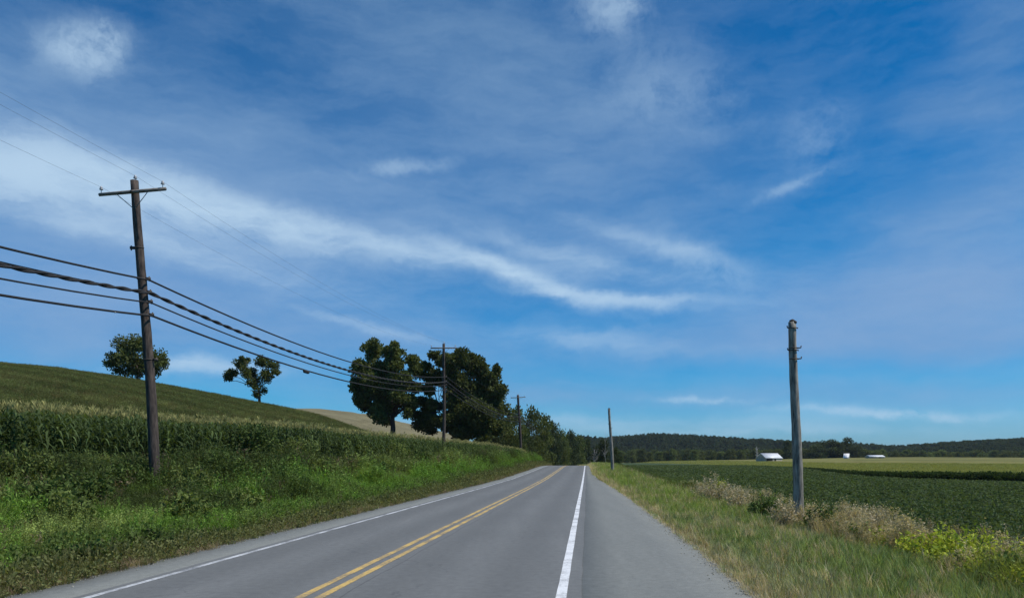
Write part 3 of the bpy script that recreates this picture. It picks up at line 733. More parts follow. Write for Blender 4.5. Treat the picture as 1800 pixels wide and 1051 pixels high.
row = [(884, 708, 150, 52, 1, 'tree', 'green tree touching the right flank of the broad dark tree'),
       (908, 716, 156, 46, 0, 'tree_light', 'lighter green tree right behind the third utility pole'),
       (934, 716, 166, 50, 2, 'tree', 'tallest tree right of the third utility pole'),
       (957, 729, 185, 40, 1, 'tree', 'tree at the fourth and farthest visible crossarm pole'),
       (974, 742, 262, 34, 0, 'tree_dark', 'dark tree sticking up right of the fourth pole'),
       (989, 757, 275, 34, 2, 'tree', 'low rounded tree above the road crest left side'),
       (1003, 757, 290, 30, 0, 'tree_dark', 'dark rounded tree above the yellow line vanishing point'),
       (1017, 765, 310, 30, 2, 'tree', 'small tree above the right lane at the crest'),
       (1030, 772, 330, 26, 1, 'tree_dark', 'last small dark tree where the road disappears')]
for px, ty, Y, w, kd, mt, lb in row: place_tree(px, ty, Y, w, kd, mt, lb, gl)
ug = 'dark undergrowth bushes below the left roadside trees'
for k_, (px, ty, Y, w) in enumerate([(868, 752, 146, 46), (898, 760, 150, 44), (924, 764, 160, 44), (945, 770, 172, 36), (970, 777, 262, 34), (986, 782, 270, 32), (1003, 786, 285, 30)]):
    place_tree(px, ty, Y, w, 2, ['tree_dark', 'tree'][k_ % 2], 'dark bushy undergrowth below the row of left roadside trees', ug, name='bush')
rt = [(1062, 772, 165, 22, 1, 'tree_dark', 'small dark tree just left of the far leaning bare pole'), (1050, 781, 200, 20, 2, 'tree_dark', 'low dark tree between road end and far bare pole'),
      (1082, 786, 185, 24, 0, 'tree_dark', 'low dark tree just right of the far bare pole')]
for px, ty, Y, w, kd, mt, lb in rt: place_tree(px, ty, Y, w, kd, mt, lb)

# mid-distance treeline behind the fields
g2 = 'trees in the line behind the right hand fields'
random.seed(11)
for k_ in range(30):
    px = 1078 + k_ * 10.3 + random.uniform(-3, 3)
    if 1338 < px < 1352: continue
    place_tree(px, 791 + random.uniform(-4, 3) + (2 if px < 1150 else 0), 640 + random.uniform(-25, 50), random.uniform(17, 26), random.choice([0, 1, 2]), random.choice(['tree', 'tree_light', 'tree']),
               'rounded green tree in the treeline left of the barn below the wooded hill', g2 + ' left of the barn', z=-2)
for k_ in range(27):
    px = 1553 + k_ * 11 + random.uniform(-3, 3)
    place_tree(px, 793 + random.uniform(-4, 3), 660 + random.uniform(-20, 60), random.uniform(18, 28), random.choice([0, 1, 2]), random.choice(['tree', 'tree_light', 'tree_light']),
               'pale green tree in the treeline right of the white shed at the far field', g2 + ' right of the shed', z=-2)
far = [(1384, 774, 590, 22, 1, 'tree_dark', 'upright dark tree just left of the near bare pole at the barn'),
       (1412, 788, 600, 34, 2, 'tree', 'low green tree just right of the near bare pole'),
       (1436, 781, 585, 38, 2, 'tree_dark', 'left dark tree of the clump between bare pole and small house'),
       (1456, 773, 590, 50, 0, 'tree_dark', 'broadest dark tree of the clump left of the small house'),
       (1474, 778, 590, 34, 1, 'tree_dark', 'dark tree between the clump and the tall tree'),
       (1490, 769, 595, 26, 1, 'tree_dark', 'tallest dark tree rising behind the small white house'),
       (1506, 783, 595, 30, 2, 'tree_dark', 'dark tree right of the tall tree and small house'),
       (1521, 789, 600, 26, 0, 'tree', 'dull green tree left above the long white shed'),
       (1541, 791, 640, 28, 2, 'tree_light', 'pale green tree behind the long white shed'),
       (1366, 789, 610, 24, 2, 'tree', 'green tree behind the right gable of the barn'),
       (1345, 790, 640, 24, 1, 'tree', 'green tree directly behind the barn roof')]
for px, ty, Y, w, kd, mt, lb in far: place_tree(px, ty, Y, w, kd, mt, lb, z=gz(px, Y))

def bare_tree(px, Y, top_y, label, mat, name='bare_tree', n=16, spread=.3, r=.22):
    zb = gz(px, Y); h = EYE + (HZ - top_y) * Y / F - zb
    root = empty(name, ((px - 900) / F * Y, Y, zb)); tag(root, label, 'tree')
    tm = MB(); add_limb(tm, (0, 0, -.3), (0, 0, h), r, r * .2, 6, .02); bm_ = MB()
    for q in range(n):
        z0 = h * random.uniform(.2, .85); th = random.random() * 6.28; l = h * spread * random.uniform(.5, 1.1)
        e = (math.cos(th) * l, math.sin(th) * l, z0 + l * 1.0); add_limb(bm_, (0, 0, z0), e, r * .35, r * .08, 4, .08)
    tm.build('trunk', M[mat], root); bm_.build('branches', M[mat], root); return root
bare_tree(1330, 520, 785, 'pale bare tree at the left end of the white barn', 'deadwood', n=14, r=.55, spread=.2)
bare_tree(1044, 190, 789, 'grey leafless sapling at the roadside beyond the crest', 'deadwood', n=22, r=.07, spread=.4)
bare_tree(1064, 150, 758, 'thin leafless grey sapling poking above the dark tree by the far pole', 'deadwood', n=14, r=.05, spread=.18)

# ------------------------------------------------------------------ wooded hills
def hill(skx, sky, Yr, px0, px1, depth, name_, wood_label, ntree, seed):
    pxs = np.linspace(px0, px1, 90); ts = np.linspace(-1, 1.2, 26)
    PX, T = np.meshgrid(pxs, ts); Y = Yr + T * depth; X = (PX - 900) / F * Yr + (PX - 900) / F * T * depth * .5
    h = EYE + (HZ - np.interp(PX, skx, sky)) / F * Yr - 11
    edge = sm(px0, px0 + 60, PX) * (1 - sm(px1 - 60, px1, PX))
    Z = -6 + (h + 6) * np.cos(np.clip(T, -1, 1) * np.pi / 2) ** 1.2 * (.15 + .85 * edge) + (fbm(X * .008, Y * .008) - .5) * 6
    k = len(pxs); i = np.arange(len(ts) - 1)[:, None]; j = np.arange(k - 1)[None]
    Q = np.stack([i * k + j, i * k + j + 1, (i + 1) * k + j + 1, (i + 1) * k + j], -1).reshape(-1, 4)
    o = mesh('hills', np.stack([X, Y, Z], -1).reshape(-1, 3), Q, M['hillsoil'], smooth=True); tag(o, kind='structure')
    a = rng.uniform(px0, px1, ntree); t = rng.uniform(-1, .25, ntree)
    fi = (a - px0) / (px1 - px0) * (len(pxs) - 1); ft = (t + 1) / 2.2 * (len(ts) - 1)
    i0 = np.floor(ft).astype(int); j0 = np.floor(fi).astype(int); u = ft - i0; v = fi - j0
    b = lambda A: (A[i0, j0] * (1 - v) + A[i0, j0 + 1] * v) * (1 - u) + (A[i0 + 1, j0] * (1 - v) + A[i0 + 1, j0 + 1] * v) * u
    pts = np.c_[b(X), b(Y), b(Z)]
    nn = fbm(pts[:, 0] * .02, pts[:, 1] * .02)
    c = lerp(np.array([.032, .050, .026]) + np.zeros((ntree, 3)), np.array([.070, .092, .044]), rng.random(ntree) * .7 + .3 * nn)
    scatter('woodland', pts, .65 + .5 * rng.random(ntree), [P_(proto_crownlet()) for _ in range(4)], c, wood_label, 'woodland', tilt=.03)
M['hillsoil'] = plain_mat('woodland_floor', (.025, .032, .015), (.04, .05, .02), .05, .95, 0)
hill([900, 980, 1030, 1060, 1100, 1150, 1200, 1250, 1300, 1350, 1420, 1480, 1540, 1600], [770, 768, 768, 772, 768, 765, 767, 770, 774, 776, 780, 781, 786, 792], 1350, 860, 1640, 420, 'hills',
     'dark wooded hill across the middle distance behind the barn', 7000, 1)
hill([1500, 1560, 1600, 1640, 1700, 1760, 1800, 1900, 2100], [800, 789, 785, 781, 777, 774, 771, 766, 760], 1150, 1520, 2150, 360, 'hills', 'wooded rise at the right edge beyond the golden field', 5000, 2)
hill([700, 1200, 1500, 1560, 1600, 2200], [780, 780, 784, 786.5, 786, 784], 2300, 600, 2300, 420, 'hills', 'far low wooded ridge in the gap between the two hills', 5200, 3)

# ------------------------------------------------------------------ farm buildings
def gable(name, label, cat, px, Y, L_, W_, eave, ridge, rz, over=.35, doorway_shade=None, wall='white_wall', wins=(), zoff=0):
    root = empty(name, ((px - 900) / F * Y, Y, gz(px, Y) + zoff), rz); tag(root, label, cat)
    w = MB(); x, y = L_ / 2, W_ / 2
    V = [(-x, -y, -1), (x, -y, -1), (x, y, -1), (-x, y, -1), (-x, -y, eave), (x, -y, eave), (x, y, eave), (-x, y, eave), (-x, 0, ridge), (x, 0, ridge)]
    w.add(V, [[0, 1, 5, 4], [2, 3, 7, 6], [1, 2, 6, 5], [3, 0, 4, 7]], [[5, 6, 9], [7, 4, 8]]); w.build('wall', M[wall], root)
    for sgn in (-1, 1):
        r = MB(); sl = (ridge - eave) / y; yo = (y + over); zo = ridge - sl * yo
        a = [(-x - over, 0, ridge + .04), (x + over, 0, ridge + .04), (x + over, sgn * yo, zo + .04), (-x - over, sgn * yo, zo + .04)]
        V = np.array(a + [(p[0], p[1], p[2] + .14) for p in a]); r.add(V, [[0, 1, 2, 3], [7, 6, 5, 4], [0, 4, 5, 1], [1, 5, 6, 2], [2, 6, 7, 3], [3, 7, 4, 0]])
        for q in np.linspace(-x, x, max(4, int(L_ / 1.2))):
            pa = np.array([[q - .04, 0, ridge + .18], [q + .04, 0, ridge + .18], [q + .04, sgn * yo, zo + .18], [q - .04, sgn * yo, zo + .18]])
            r.add(np.vstack([pa, pa + [0, 0, .06]]), [[0, 1, 2, 3], [7, 6, 5, 4], [0, 4, 5, 1], [1, 5, 6, 2], [2, 6, 7, 3], [3, 7, 4, 0]])
        r.build('roof', M['white_metal'], root)
    if doorway_shade:
        for (dx, dw, dh) in doorway_shade:
            d = MB(); d.box((dx, -y - .03, dh / 2), (dw, .12, dh)); d.build('doorway_shade', M['opening_shade'], root)  # dark panel on the wall face, painted as the shade of an opening
    for (wx, wy, wz) in wins:
        d = MB(); d.box((wx, wy, wz), (.12 if abs(wx) > x else .9, .12 if abs(wy) > y else .9, 1.1)); d.build('window', M['window'], root)
    return root
gable('barn', 'white roofed barn with dark open side in front of the treeline', 'barn', 1352, 480, 13, 8.5, 1.9, 4.7, R(24), doorway_shade=[(-3.6, 4.8, 1.75), (1.0, 1.2, 1.5)], wins=[(6.53, 0, 2.6)])
gable('farmhouse', 'tiny white gabled house at the foot of the tallest far tree', 'house', 1488, 520, 3.0, 3.0, .9, 3.3, R(-35), wins=[(0, -1.53, .5), (1.53, .2, 1.4)])
gable('shed', 'long low white shed at the far edge of the golden field', 'shed', 1538, 530, 10.5, 6, .9, 1.9, R(4), doorway_shade=[(2, 2, .8)], wall='white_wall')

# ------------------------------------------------------------------ utility poles
rng = np.random.default_rng(21); random.seed(21)
lines = {}
def util_pole(base, top, label, rb, rt, arm=True, matn='pole_dark', name='utility_pole', group=None, clamps=(), wide=2.5, tiltarm=.04):
    b = np.array(base, float); t = np.array(top, float); root = empty(name, b); tag(root, label, 'utility pole', group)
    d = t - b; H = d[2]; mb = MB(); q = np.linspace(-.02, 1, 26)[:, None]; P = d * q
    P[:, 0] += .05 * np.sin(q[:, 0] * 5) * (H / 10); P[:, 1] += .03 * np.sin(q[:, 0] * 3.3)
    mb.tube(P, rb + (rt - rb) * q[:, 0], 14, jag=.09); mb.build('shaft', M[matn], root, True)
    at = lambda z: np.array([np.interp(z, P[:, 2], P[:, 0]), np.interp(z, P[:, 2], P[:, 1]), z])
    pins = []
    if arm:
        za = H - .46; a = at(za); al = R(-7)       # arm square to the line
        ax = np.array([math.cos(al), math.sin(al), tiltarm]); m = MB(); off = np.array([-.0, -rt - .07, 0])
        c = a + off
        m.tube([c - ax * wide / 2, c - ax * .4, c + ax * .4, c + ax * wide / 2], [.062, .066, .066, .062], 4, jag=.05); m.build('crossarm', M['arm'], root)
        for s_ in (-1, 1):
            br = MB(); e = c + ax * s_ * .58 - np.array([0, 0, .04]); st = at(za - .55) + off * .75 + [s_ * .04, 0, 0]
            br.tube([e, st], .014, 5); br.build('brace', M['galv'], root)
        tops = [c - ax * (wide / 2 - .08) + [0, 0, .06], at(H) + [.03, 0, -.03], c + ax * (wide / 2 - .12) + [0, 0, .06]]
        for p in tops:
            ins = MB(); ins.tube([p, p + [0, 0, .13]], .012, 6)
            prof = [(.10, .03), (.11, .062), (.135, .062), (.145, .036), (.16, .05), (.18, .05), (.20, .03), (.225, .028), (.235, .0)]
            ins.tube([p + [0, 0, z] for z, _ in prof], [r + .002 for _, r in prof], 10); ins.build('insulator', M['porcelain'], root)
            pins.append(b + p + [0, 0, .2])
        bt = MB(); bt.box(c + np.array([0, -.07, 0]), (.07, .05, .07)); bt.build('bolt', M['iron'], root)
    atts = []
    for z, side in clamps:
        p = at(z); rr = rb + (rt - rb) * z / H; m = MB()
        m.tube([p + [-rr - .02, 0, 0], p + [-rr * .7, -rr * .75, 0], p + [0, -rr - .025, 0], p + [rr * .7, -rr * .75, 0], p + [rr + .02, 0, 0]], .02, 5)
        m.box(p + [side * (rr + .08), -.03, 0], (.16, .07, .09)); m.tube([p + [side * (rr + .12), -.03, -.09], p + [side * (rr + .12), -.03, .08]], .022, 6)
        m.build('clamp', M['iron'], root); atts.append(b + p + [side * (rr + .12), -.03, -.05])
    return root, pins, atts
pg = 'crossarm utility poles along the left bank'
def pole_at(px_b, y_b, px_t, y_t, Y, label, **kw):
    s = Y / F
    return util_pole(((px_b - 900) * s, Y, EYE + (HZ - y_b) * s), ((px_t - 900) * s, Y, EYE + (HZ - y_t) * s), label, **kw)
cz = [8.22, 7.76, 7.42, 6.96]
z0 = EYE + (HZ - 862) * 27 / F
P1 = pole_at(273, 862, 239, 318, 27, 'nearest and tallest wooden utility pole leaning left over the weedy bank', rb=.185, rt=.135, group=pg,
             clamps=[(z - z0, 1) for z in cz] + [(EYE + (HZ - 436) / 50 - z0, -1), (1.9 + (HZ - 632) / 50 - z0, 1)])
P2 = pole_at(779, 799, 781, 604, 76, 'second wooden crossarm pole in front of the broad dark tree', rb=.17, rt=.13, group=pg, clamps=[(z - z0 + .3, 1) for z in cz], tiltarm=-.01, wide=2.6)
P3 = pole_at(916, 806, 911, 694, 135, 'third crossarm pole from the left beside the lighter green tree', rb=.24, rt=.2, group=pg, clamps=[(z - z0 + .5, 1) for z in cz], wide=2.6)
P4 = pole_at(963, 808, 958, 731, 198, 'fourth and smallest crossarm pole rising from the roadside trees', rb=.2, rt=.17, group=pg, clamps=[(z - z0 + .8, 1) for z in cz], wide=2.5)
# one behind the viewer carries the wires out of frame
pb = np.array([-18.5, -23, .7])
P0 = util_pole(pb, pb + [-.1, 0, 10.8], 'crossarm utility pole standing behind the viewer outside the picture', .185, .135, group=pg, clamps=[(z - .82, 1) for z in cz])

def span(a, b, sag, n=26):
    t = np.linspace(0, 1, n)[:, None]; P = a + (b - a) * t; P[:, 2] -= 4 * sag * t[:, 0] * (1 - t[:, 0]); return P
def cable(name, label, cat, chain, sags, r, mat, group, twist=0):
    root = None; m = MB(); P = []
    for a, b, s in zip(chain[:-1], chain[1:], sags): P.append(span(np.array(a), np.array(b), s)[:-1])
    P.append(np.array(chain[-1])[None]); P = np.vstack(P)
    if twist:
        seg = np.linalg.norm(np.diff(P, axis=0), axis=1); L_ = np.concatenate([[0], np.cumsum(seg)])
        s = np.arange(0, L_[-1], .12); Q = np.stack([np.interp(s, L_, P[:, k]) for k in range(3)], -1)
        for ph in (0, np.pi):
            m.tube(Q + np.stack([np.cos(s * 3.5 + ph) * r * .6, 0 * s, np.sin(s * 3.5 + ph) * r * .6], -1), r * .72, 5, False)
    else: m.tube(P, r, 6)
    o = m.build(name, M[mat], None, True); tag(o, label, cat, group); return o, P
def A(Pn, k): return Pn[2][k]
gc = 'communication cables strung below the crossarms'
desc = ['upper black cable of the four on the leaning pole', 'thick twisted double cable second from the top on the poles', 'third cable down from the crossarm', 'lowest cable carrying a small dark splice case']
cabs = []
for k_ in range(4):
    rr = [.034, .056, .028, .038][k_]
    o, P = cable('communication_cable', desc[k_], 'cable', [A(P0, k_), A(P1, k_), A(P2, k_), A(P3, k_), A(P4, k_)], [[1.45, 1.05, 1.0, 1.0], [1.5, 1.15, 1.1, 1.1], [1.55, 1.1, 1.1, 1.1], [1.5, 1.05, 1.0, 1.0]][k_], rr, 'cable', gc, twist=(k_ == 1))
    cabs.append(P)
# a fifth cable on the near span only, joining at the thick one
o, _ = cable('communication_cable', 'black cable just above the thick pair, ending at the nearest pole', 'cable', [A(P0, 1) + [0, 0, .25], A(P1, 1) + [-.3, -.05, .03]], [1.35], .028, 'cable', gc)
P = cabs[3]; i_ = int(np.argmin(np.abs(P[:, 1] - 40.2))); c = P[i_]; dv = P[i_ + 1] - P[i_]; dv /= np.linalg.norm(dv)
sc_ = MB(); sc_.tube([c - dv * .32, c - dv * .26, c + dv * .26, c + dv * .32] - np.array([0, 0, .07]), [.03, .085, .085, .03], 10)
lo = [o for o in bpy.data.objects if o.get('label') == desc[3]][0]
sc_.build('splice_case', M['cable'], lo, True)
gp = 'thin power wires on the crossarm insulators'
for k_, lb in enumerate(['thin power wire on the left end of the crossarms', 'thin power wire on the pole top insulators', 'thin power wire on the right end of the crossarms']):
    cable('power_wire', lb, 'wire', [p[1][k_] for p in (P0, P1, P2, P3, P4)], [.7, .8, .9, .9], .0032, 'wire', gp)

# bare poles on the right
def bare_pole(px_b, y_b, px_t, y_t, Y, label, rb, rt, hw):
    root, _, _ = pole_at(px_b, y_b, px_t, y_t, Y, label, rb=rb, rt=rt, arm=False, matn='pole_grey', name='bare_pole', group='bare wooden poles on the right verge')
    s = Y / F; H = (y_b - y_t) * s; dx = (px_t - px_b) * s
    for yy, side in hw:
        z = (y_b - yy) * s; p = np.array([dx * z / H, 0, z]); rr = rb + (rt - rb) * z / H; m = MB()
        th = np.linspace(-math.pi * 1.05, math.pi * .05, 9); m.tube([p + [math.cos(t) * (rr + .015), math.sin(t) * (rr + .015), 0] for t in th], .016, 5)
        m.tube([p + [side * rr * .6, -.03, 0], p + [side * (rr + .08), -.05, .01], p + [side * (rr + .09), -.05, .07]], .02, 6); m.build('bracket', M['iron'], root)
    cp = MB(); p = np.array([dx, 0, H]); cp.tube([p + [0, 0, -.04], p + [0, 0, .03], p + [.02, 0, .06]], [rt * 1.01, rt * .98, rt * .5], 12, jag=.1); cp.build('pole_top', M['pole_dark'], root)
bare_pole(1404, 935, 1394, 566, 23.8, 'near weathered grey pole without crossarm standing in dry weeds', .165, .115, [(577, -1), (612, 1), (616, -1), (631, 1)])
bare_pole(1077, 832, 1071, 718, 88, 'far leaning grey pole without crossarm near the road crest',   .19, .13, [(745, -1), (752, 1)])

# ------------------------------------------------------------------ individual bushes
def bush(px, Y, h, w, mat, label, n=60, ll=.12, lw=.06, straw=0, sink=.05):
    X = (px - 900) / F * Y; z = float(ground(X, Y)) - sink
    root = empty('bush', (X, Y, z), random.random() * 6); tag(root, label, 'bush')
    lf = MB(); st = MB()
    for s_ in range(n):
        th = random.random() * 6.283; sp = math.sqrt(random.random()) * w / 2; H = h * math.sqrt(max(.1, 1 - (sp / (w / 2)) ** 2 * .75)) * random.uniform(.65, 1.05)
        t = np.linspace(0, 1, 5); P = np.c_[math.cos(th) * sp * t ** .8, math.sin(th) * sp * t ** .8, H * t]
        P[1:] += rng.normal(size=(4, 3)) * .02; st.tube(P, np.linspace(.008, .003, 5), 4, False)
        k = 26; q = .15 + .85 * rng.random(k) ** .7; C = np.stack([np.interp(q, t, P[:, j]) for j in range(3)], -1) + rng.normal(size=(k, 3)) * .025
        diamonds(C, rdir(k, .3), ll * (.5 + .7 * rng.random(k)), lw * (.6 + .6 * rng.random(k)), .3 * random.random() + .7 * rng.random(k), lf)
    lf.build('foliage', M[mat], root); st.build('stems', M['bark'] if mat != 'bush_dry' else M['bush_dry'], root); return root
bush(262, 16.4, .62, 1.5, 'bush_green', 'dark green bush at the left road edge below the nearest utility pole')
bush(146, 13.9, .58, 1.4, 'bush_green', 'low dark bush at the left road edge nearest the viewer')
bush(440, 41, 2.3, 3.4, 'bush_green', 'tall pale green bush on the bank standing against the maize', 110, .2, .10)
bush(730, 62, 1.8, 3.0, 'bush_green', 'dark bush on the bank left of the second utility pole', 90, .2, .1)
bush(84, 19.8, 1.1, 2.0, 'bush_green', 'dark leafy bush near the left edge of the picture on the bank', 90, .16, .08)
bush(1690, 15.6, 1.0, 2.6, 'bush_yellow', 'large yellow green weed clump at the right edge of the verge', 90, .14, .05)
bush(1625, 16.4, .75, 1.3, 'bush_yellow', 'smaller yellow green weed clump left of the large one', 60, .13, .05)
bush(1790, 14.8, .8, 2.0, 'bush_yellow', 'yellow green weeds cut by the right edge of the picture', 60, .13, .05)
bush(1512, 21.5, 1.15, 1.7, 'bush_dry', 'domed tan dry weed clump right of the near bare pole', 90, .10, .03)
bush(1592, 20.5, 1.05, 1.2, 'bush_dry', 'small tan dry weed clump above the yellow green weeds', 60, .10, .03)
bush(1250, 36, 1.5, 2.2, 'bush_dry', 'tan dry weed clump left of the near bare pole', 70, .12, .035)
bush(1300, 31, 1.2, 1.6, 'bush_dry', 'tan dry weed clump midway between left clump and near bare pole', 60, .12, .035)
bush(1450, 21.5, 1.0, 1.2, 'bush_green', 'green weed clump between near bare pole and domed tan clump', 60, .12, .045)
bush(1262, 39.5, 1.5, .9, 'bush_yellow', 'upright bright green weed behind the tan clump left of the pole', 40, .14, .05)
bush(1345, 26, 1.1, 1.3, 'bush_green', 'dark green weed clump just left of the near bare pole', 60, .12, .05)

bush(1385, 22.6, .95, 1.3, 'bush_dry', 'tan dry weeds crowding the foot of the near bare pole', 60, .10, .03)
random.seed(5)
for px, Y, h, w_ in [(30, 24, 1.5, 2.4), (150, 22, 1.3, 2.0), (205, 26.5, 1.2, 2.2), (335, 27, 1.3, 2.2), (392, 32, 1.6, 2.6), (470, 35, 1.3, 2.4), (330, 21, .9, 1.7), (520, 44, 1.7, 3.0),
                     (570, 40, 1.3, 2.2), (620, 54, 1.8, 3.0), (655, 48, 1.3, 2.4), (690, 60, 1.7, 2.8), (790, 72, 1.8, 3.2), (840, 88, 1.8, 3.4), (110, 18.5, .9, 1.5), (420, 25, .8, 1.6)]:
    o = bush(px, Y, h, w_, random.choice(['bush_green', 'bush_olive', 'bush_olive']), 'rough leafy shrub among the weeds on the left bank', int(50 + 20 * w_), .14 + .001 * Y, .055 + .0006 * Y)
    o['group'] = 'leafy shrubs dotted over the left bank'
# ------------------------------------------------------------------ sky, sun, camera
hz = MB(); hz.box((0, 1500, 68), (5200, 3400, 156))
hm, ht = newmat('air_haze'); ho = N(ht, 'ShaderNodeOutputMaterial'); hv = N(ht, 'ShaderNodeVolumePrincipled')
hv.inputs['Color'].default_value = (.75, .85, 1, 1); hv.inputs['Density'].default_value = .00005; hv.inputs['Anisotropy'].default_value = .2
L(ht, hv.outputs[0], ho.inputs['Volume'])
tag(hz.build('haze', hm), kind='stuff')
SUN_EL, SUN_AZ = 57, 100                         # azimuth measured clockwise from the viewing direction (+Y) towards +X
w = bpy.data.worlds.new('World'); S.world = w; w.use_nodes = True; nt = w.node_tree; nt.nodes.clear()
out = N(nt, 'ShaderNodeOutputWorld'); bg = N(nt, 'ShaderNodeBackground'); bg.inputs['Strength'].default_value = .10
sk = N(nt, 'ShaderNodeTexSky', sky_type='NISHITA'); sk.sun_disc = False; sk.sun_elevation = R(SUN_EL); sk.sun_rotation = R(SUN_AZ)
sk.air_density = 1.0; sk.dust_density = .3; sk.ozone_density = 2.5; sk.altitude = 200
hs = N(nt, 'ShaderNodeHueSaturation'); hs.inputs['Saturation'].default_value = 1.35; hs.inputs['Value'].default_value = 1.0; L(nt, sk.outputs[0], hs.inputs['Color'])
g = N(nt, 'ShaderNodeNewGeometry'); tc = N(nt, 'ShaderNodeTexCoord').outputs['Generated']
sp = N(nt, 'ShaderNodeSeparateXYZ'); L(nt, tc, sp.inputs[0]); dx, dy, dz = sp.outputs
az = math_n(nt, 'ARCTAN2', dx, dy); hor = math_n(nt, 'SQRT', math_n(nt, 'ADD', math_n(nt, 'MULTIPLY', dx, dx), math_n(nt, 'MULTIPLY', dy, dy)))
el = math_n(nt, 'ARCTAN2', dz, hor)
cv = N(nt, 'ShaderNodeCombineXYZ'); L(nt, az, cv.inputs[0]); L(nt, el, cv.inputs[1]); ae = cv.outputs[0]
# warp
wn = N(nt, 'ShaderNodeTexNoise'); wn.inputs['Scale'].default_value = 5; wn.inputs['Detail'].default_value = 10; wn.inputs['Roughness'].default_value = .66; L(nt, ae, wn.inputs['Vector'])
wv = N(nt, 'ShaderNodeVectorMath', operation='MULTIPLY_ADD'); L(nt, wn.outputs['Color'], wv.inputs[0]); wv.inputs[1].default_value = (.10, .055, 0); wv.inputs[2].default_value = (-.05, -.0275, 0)
wa = N(nt, 'ShaderNodeVectorMath', operation='ADD'); L(nt, ae, wa.inputs[0]); L(nt, wv.outputs[0], wa.inputs[1]); wae = wa.outputs[0]
ws = N(nt, 'ShaderNodeSeparateXYZ'); L(nt, wae, ws.inputs[0]); WA, WE = ws.outputs[0], ws.outputs[1]
# fibrous cirrus texture, stretched along the streaks
mp = N(nt, 'ShaderNodeMapping'); mp.inputs['Rotation'].default_value = (0, 0, R(14)); mp.inputs['Scale'].default_value = (2.6, 9, 1); L(nt, wae, mp.inputs[0])
fib = noise(nt, 2.6, 14, mp.outputs[0], .66, .15)
puff = noise(nt, 16, 12, wae, .68, .1)
blobs = [(20, 305, 290, 44, -6, 1.4, 0), (300, 355, 220, 36, -13, 1.25, 0), (480, 400, 130, 24, -14, .8, 0), (690, 440, 260, 20, -8, .9, 0), (900, 482, 150, 15, -20, 1.1, 0), (1060, 528, 140, 12, -6, .8, 0), (1190, 530, 150, 9, -4, .3, 0), (1010, 455, 180, 17, -14, .45, 0), (250, 430, 330, 19, -10, .5, 0), (1130, 425, 160, 14, -18, .3, 0), (380, 645, 110, 10, 0, .5, 0), (640, 575, 120, 7, -14, .35, 0), (250, 300, 500, 110, -10, .6, 0),
         (1010, 440, 190, 70, -15, .38, 0), (1220, 465, 110, 26, -25, .35, 1),
         (145, 85, 66, 32, 8, .85, 1), (195, 62, 32, 26, 30, .8, 1), (1075, 8, 60, 34, 0, .55, 1), (800, 110, 330, 120, -22, .42, 0), (980, 200, 260, 90, -20, .30, 0), (130, 215, 330, 60, -6, .38, 0), (180, 430, 330, 90, -8, .50, 0), (520, 330, 260, 80, -10, .34, 0),
         (60, 560, 230, 55, -4, .62, 0), (420, 560, 300, 60, -8, .35, 0), (710, 292, 90, 11, 8, .35, 1), (1400, 320, 80, 9, 18, .30, 1), (1440, 230, 60, 50, -30, .2, 1), (1180, 150, 140, 70, -10, .20, 1),
         (1740, 350, 150, 60, 12, .42, 0), (1700, 190, 120, 24, -6, .36, 0), (1770, 70, 90, 40, 10, .30, 0), (1600, 440, 160, 50, 14, .34, 0), (1560, 530, 240, 40, 2, .85, 0), (1740, 500, 130, 36, 4, .6, 0),
         (1400, 600, 330, 24, 0, .62, 0), (1700, 600, 200, 26, 0, .6, 0), (1050, 600, 160, 16, -5, .32, 0), (700, 600, 200, 30, -5, .22, 0), (1560, 722, 190, 8, -2, .7, 1), (1240, 700, 90, 6, -3, .55, 1), (900, 690, 200, 20, 0, .35, 0),
         (340, 640, 110, 14, 2, .6, 0), (1500, 690, 350, 20, 0, .35, 0), (1000, 745, 500, 14, 0, .35, 0), (1300, 760, 300, 10, 0, .3, 0)]
tot = None; thin = None
for (x, y, rx, ry_, ang, amp, pf) in blobs:
    a0 = math.atan((x - 900) / F); e0 = math.atan((HZ - y) / F * math.cos(a0)); ra = rx / F * math.cos(a0) ** 2; re = ry_ / F
    ca, sa = math.cos(R(ang)), math.sin(R(ang))
    da = math_n(nt, 'SUBTRACT', WA, a0); de = math_n(nt, 'SUBTRACT', WE, e0)
    p = math_n(nt, 'ADD', math_n(nt, 'MULTIPLY', da, ca / ra), math_n(nt, 'MULTIPLY', de, sa / ra))
    q = math_n(nt, 'ADD', math_n(nt, 'MULTIPLY', da, -sa / re), math_n(nt, 'MULTIPLY', de, ca / re))
    r2 = math_n(nt, 'ADD', math_n(nt, 'MULTIPLY', p, p), math_n(nt, 'MULTIPLY', q, q))
    gsn = math_n(nt, 'EXPONENT', math_n(nt, 'MULTIPLY', r2, -1.15))
    soft = not pf and ry_ >= 20 and amp < .95 and not (ry_ < 30 and x < 700)
    if soft: gsn = math_n(nt, 'EXPONENT', math_n(nt, 'MULTIPLY', r2, -.75)); tx = math_n(nt, 'MULTIPLY_ADD', fib, 1.1, .15, clamp=True)
    else: tx = math_n(nt, 'MULTIPLY_ADD', puff if pf else fib, 4.4 if pf else 3.0, -1.5 if pf else -.72, clamp=True)
    v = math_n(nt, 'MULTIPLY', gsn, math_n(nt, 'MULTIPLY', tx, amp * (2.5 if soft else 1)))
    if soft: thin = v if thin is None else math_n(nt, 'ADD', thin, v); continue
    tot = v if tot is None else math_n(nt, 'ADD', tot, v)
veil = math_n(nt, 'MULTIPLY_ADD', fib, .7, -.28, clamp=True)
tot = math_n(nt, 'ADD', tot, math_n(nt, 'MULTIPLY', veil, .35))
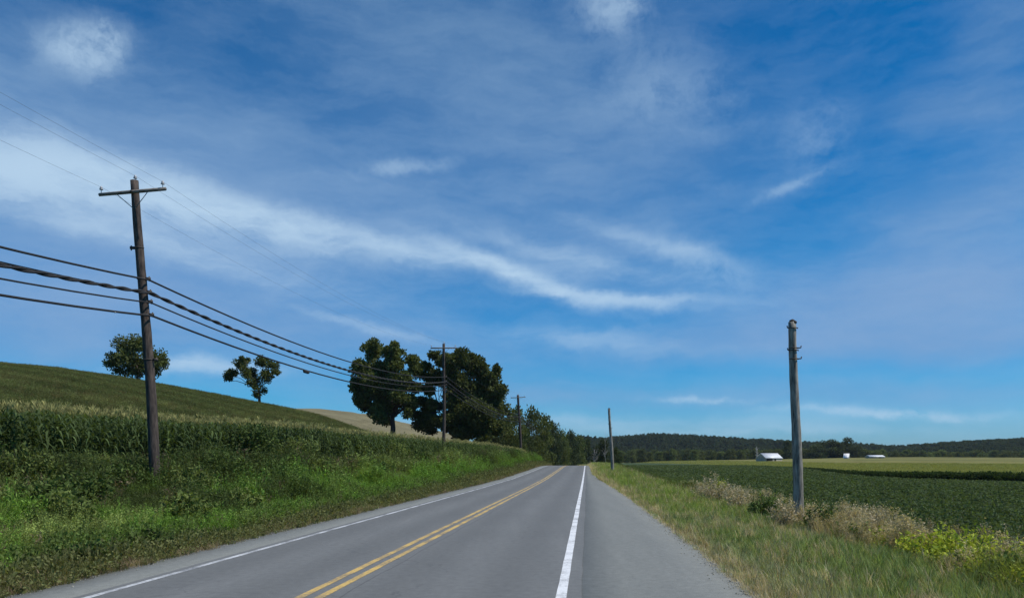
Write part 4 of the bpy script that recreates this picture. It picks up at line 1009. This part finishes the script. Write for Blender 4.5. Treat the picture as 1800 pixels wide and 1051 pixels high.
front = math_n(nt, 'MULTIPLY', tot, 1.0)
cl = math_n(nt, 'SUBTRACT', 1.0, math_n(nt, 'EXPONENT', math_n(nt, 'MULTIPLY', front, -1.3)))
cl = math_n(nt, 'MULTIPLY', cl, math_n(nt, 'GREATER_THAN', dz, -.02))
CLOUD = (5.0, 6.8, 8.6)
tint = ramp(nt, math_n(nt, 'MULTIPLY', el, 1.4), [(0, (.34, .63, 1.2)), (.12, (.19, .74, 1.12)), (.35, (.02, .84, 1.08)), (.6, (.03, .80, 1.0)), (1, (.1, .78, .92))])
tc_ = math_n(nt, 'SUBTRACT', 1.0, math_n(nt, 'EXPONENT', math_n(nt, 'MULTIPLY', thin, -1.1)))
VEIL = ramp(nt, math_n(nt, 'MULTIPLY', el, 1.4), [(0, (.20, .37, .64)), (.3, (.20, .36, .63)), (.75, (.12, .25, .46)), (1, (.10, .22, .43))])
VEIL = mixc(nt, 1., VEIL, (10, 10, 10), 'MULTIPLY')
base = mixc(nt, tc_, mixc(nt, 1., hs.outputs[0], tint, 'MULTIPLY'), VEIL)
colr = mixc(nt, cl, base, CLOUD)
L(nt, colr, bg.inputs['Color']); L(nt, bg.outputs[0], out.inputs[0])

sd = bpy.data.lights.new('sun', 'SUN'); sd.energy = 4.0; sd.angle = R(.5); sd.color = (1, .95, .87)
so = bpy.data.objects.new('sun', sd); COL.objects.link(so); so.location = (40, 10, 60)
so.rotation_euler = (R(90 - SUN_EL), 0, R(180 - SUN_AZ))
cam = bpy.data.cameras.new('camera'); cam.sensor_width = 36; cam.lens = 36 * F / 1800; cam.shift_y = (HZ - 525.5) / 1800
cam.clip_end = 20000; cam.clip_start = .1
co = bpy.data.objects.new('camera', cam); COL.objects.link(co); co.location = (0, 0, EYE); co.rotation_euler = (R(90), 0, 0)
S.camera = co
S.view_settings.view_transform = 'Standard'; S.view_settings.look = 'None'; S.view_settings.exposure = 0; S.view_settings.gamma = 1
S.cycles.max_bounces = 6; S.cycles.diffuse_bounces = 3; S.cycles.transparent_max_bounces = 8
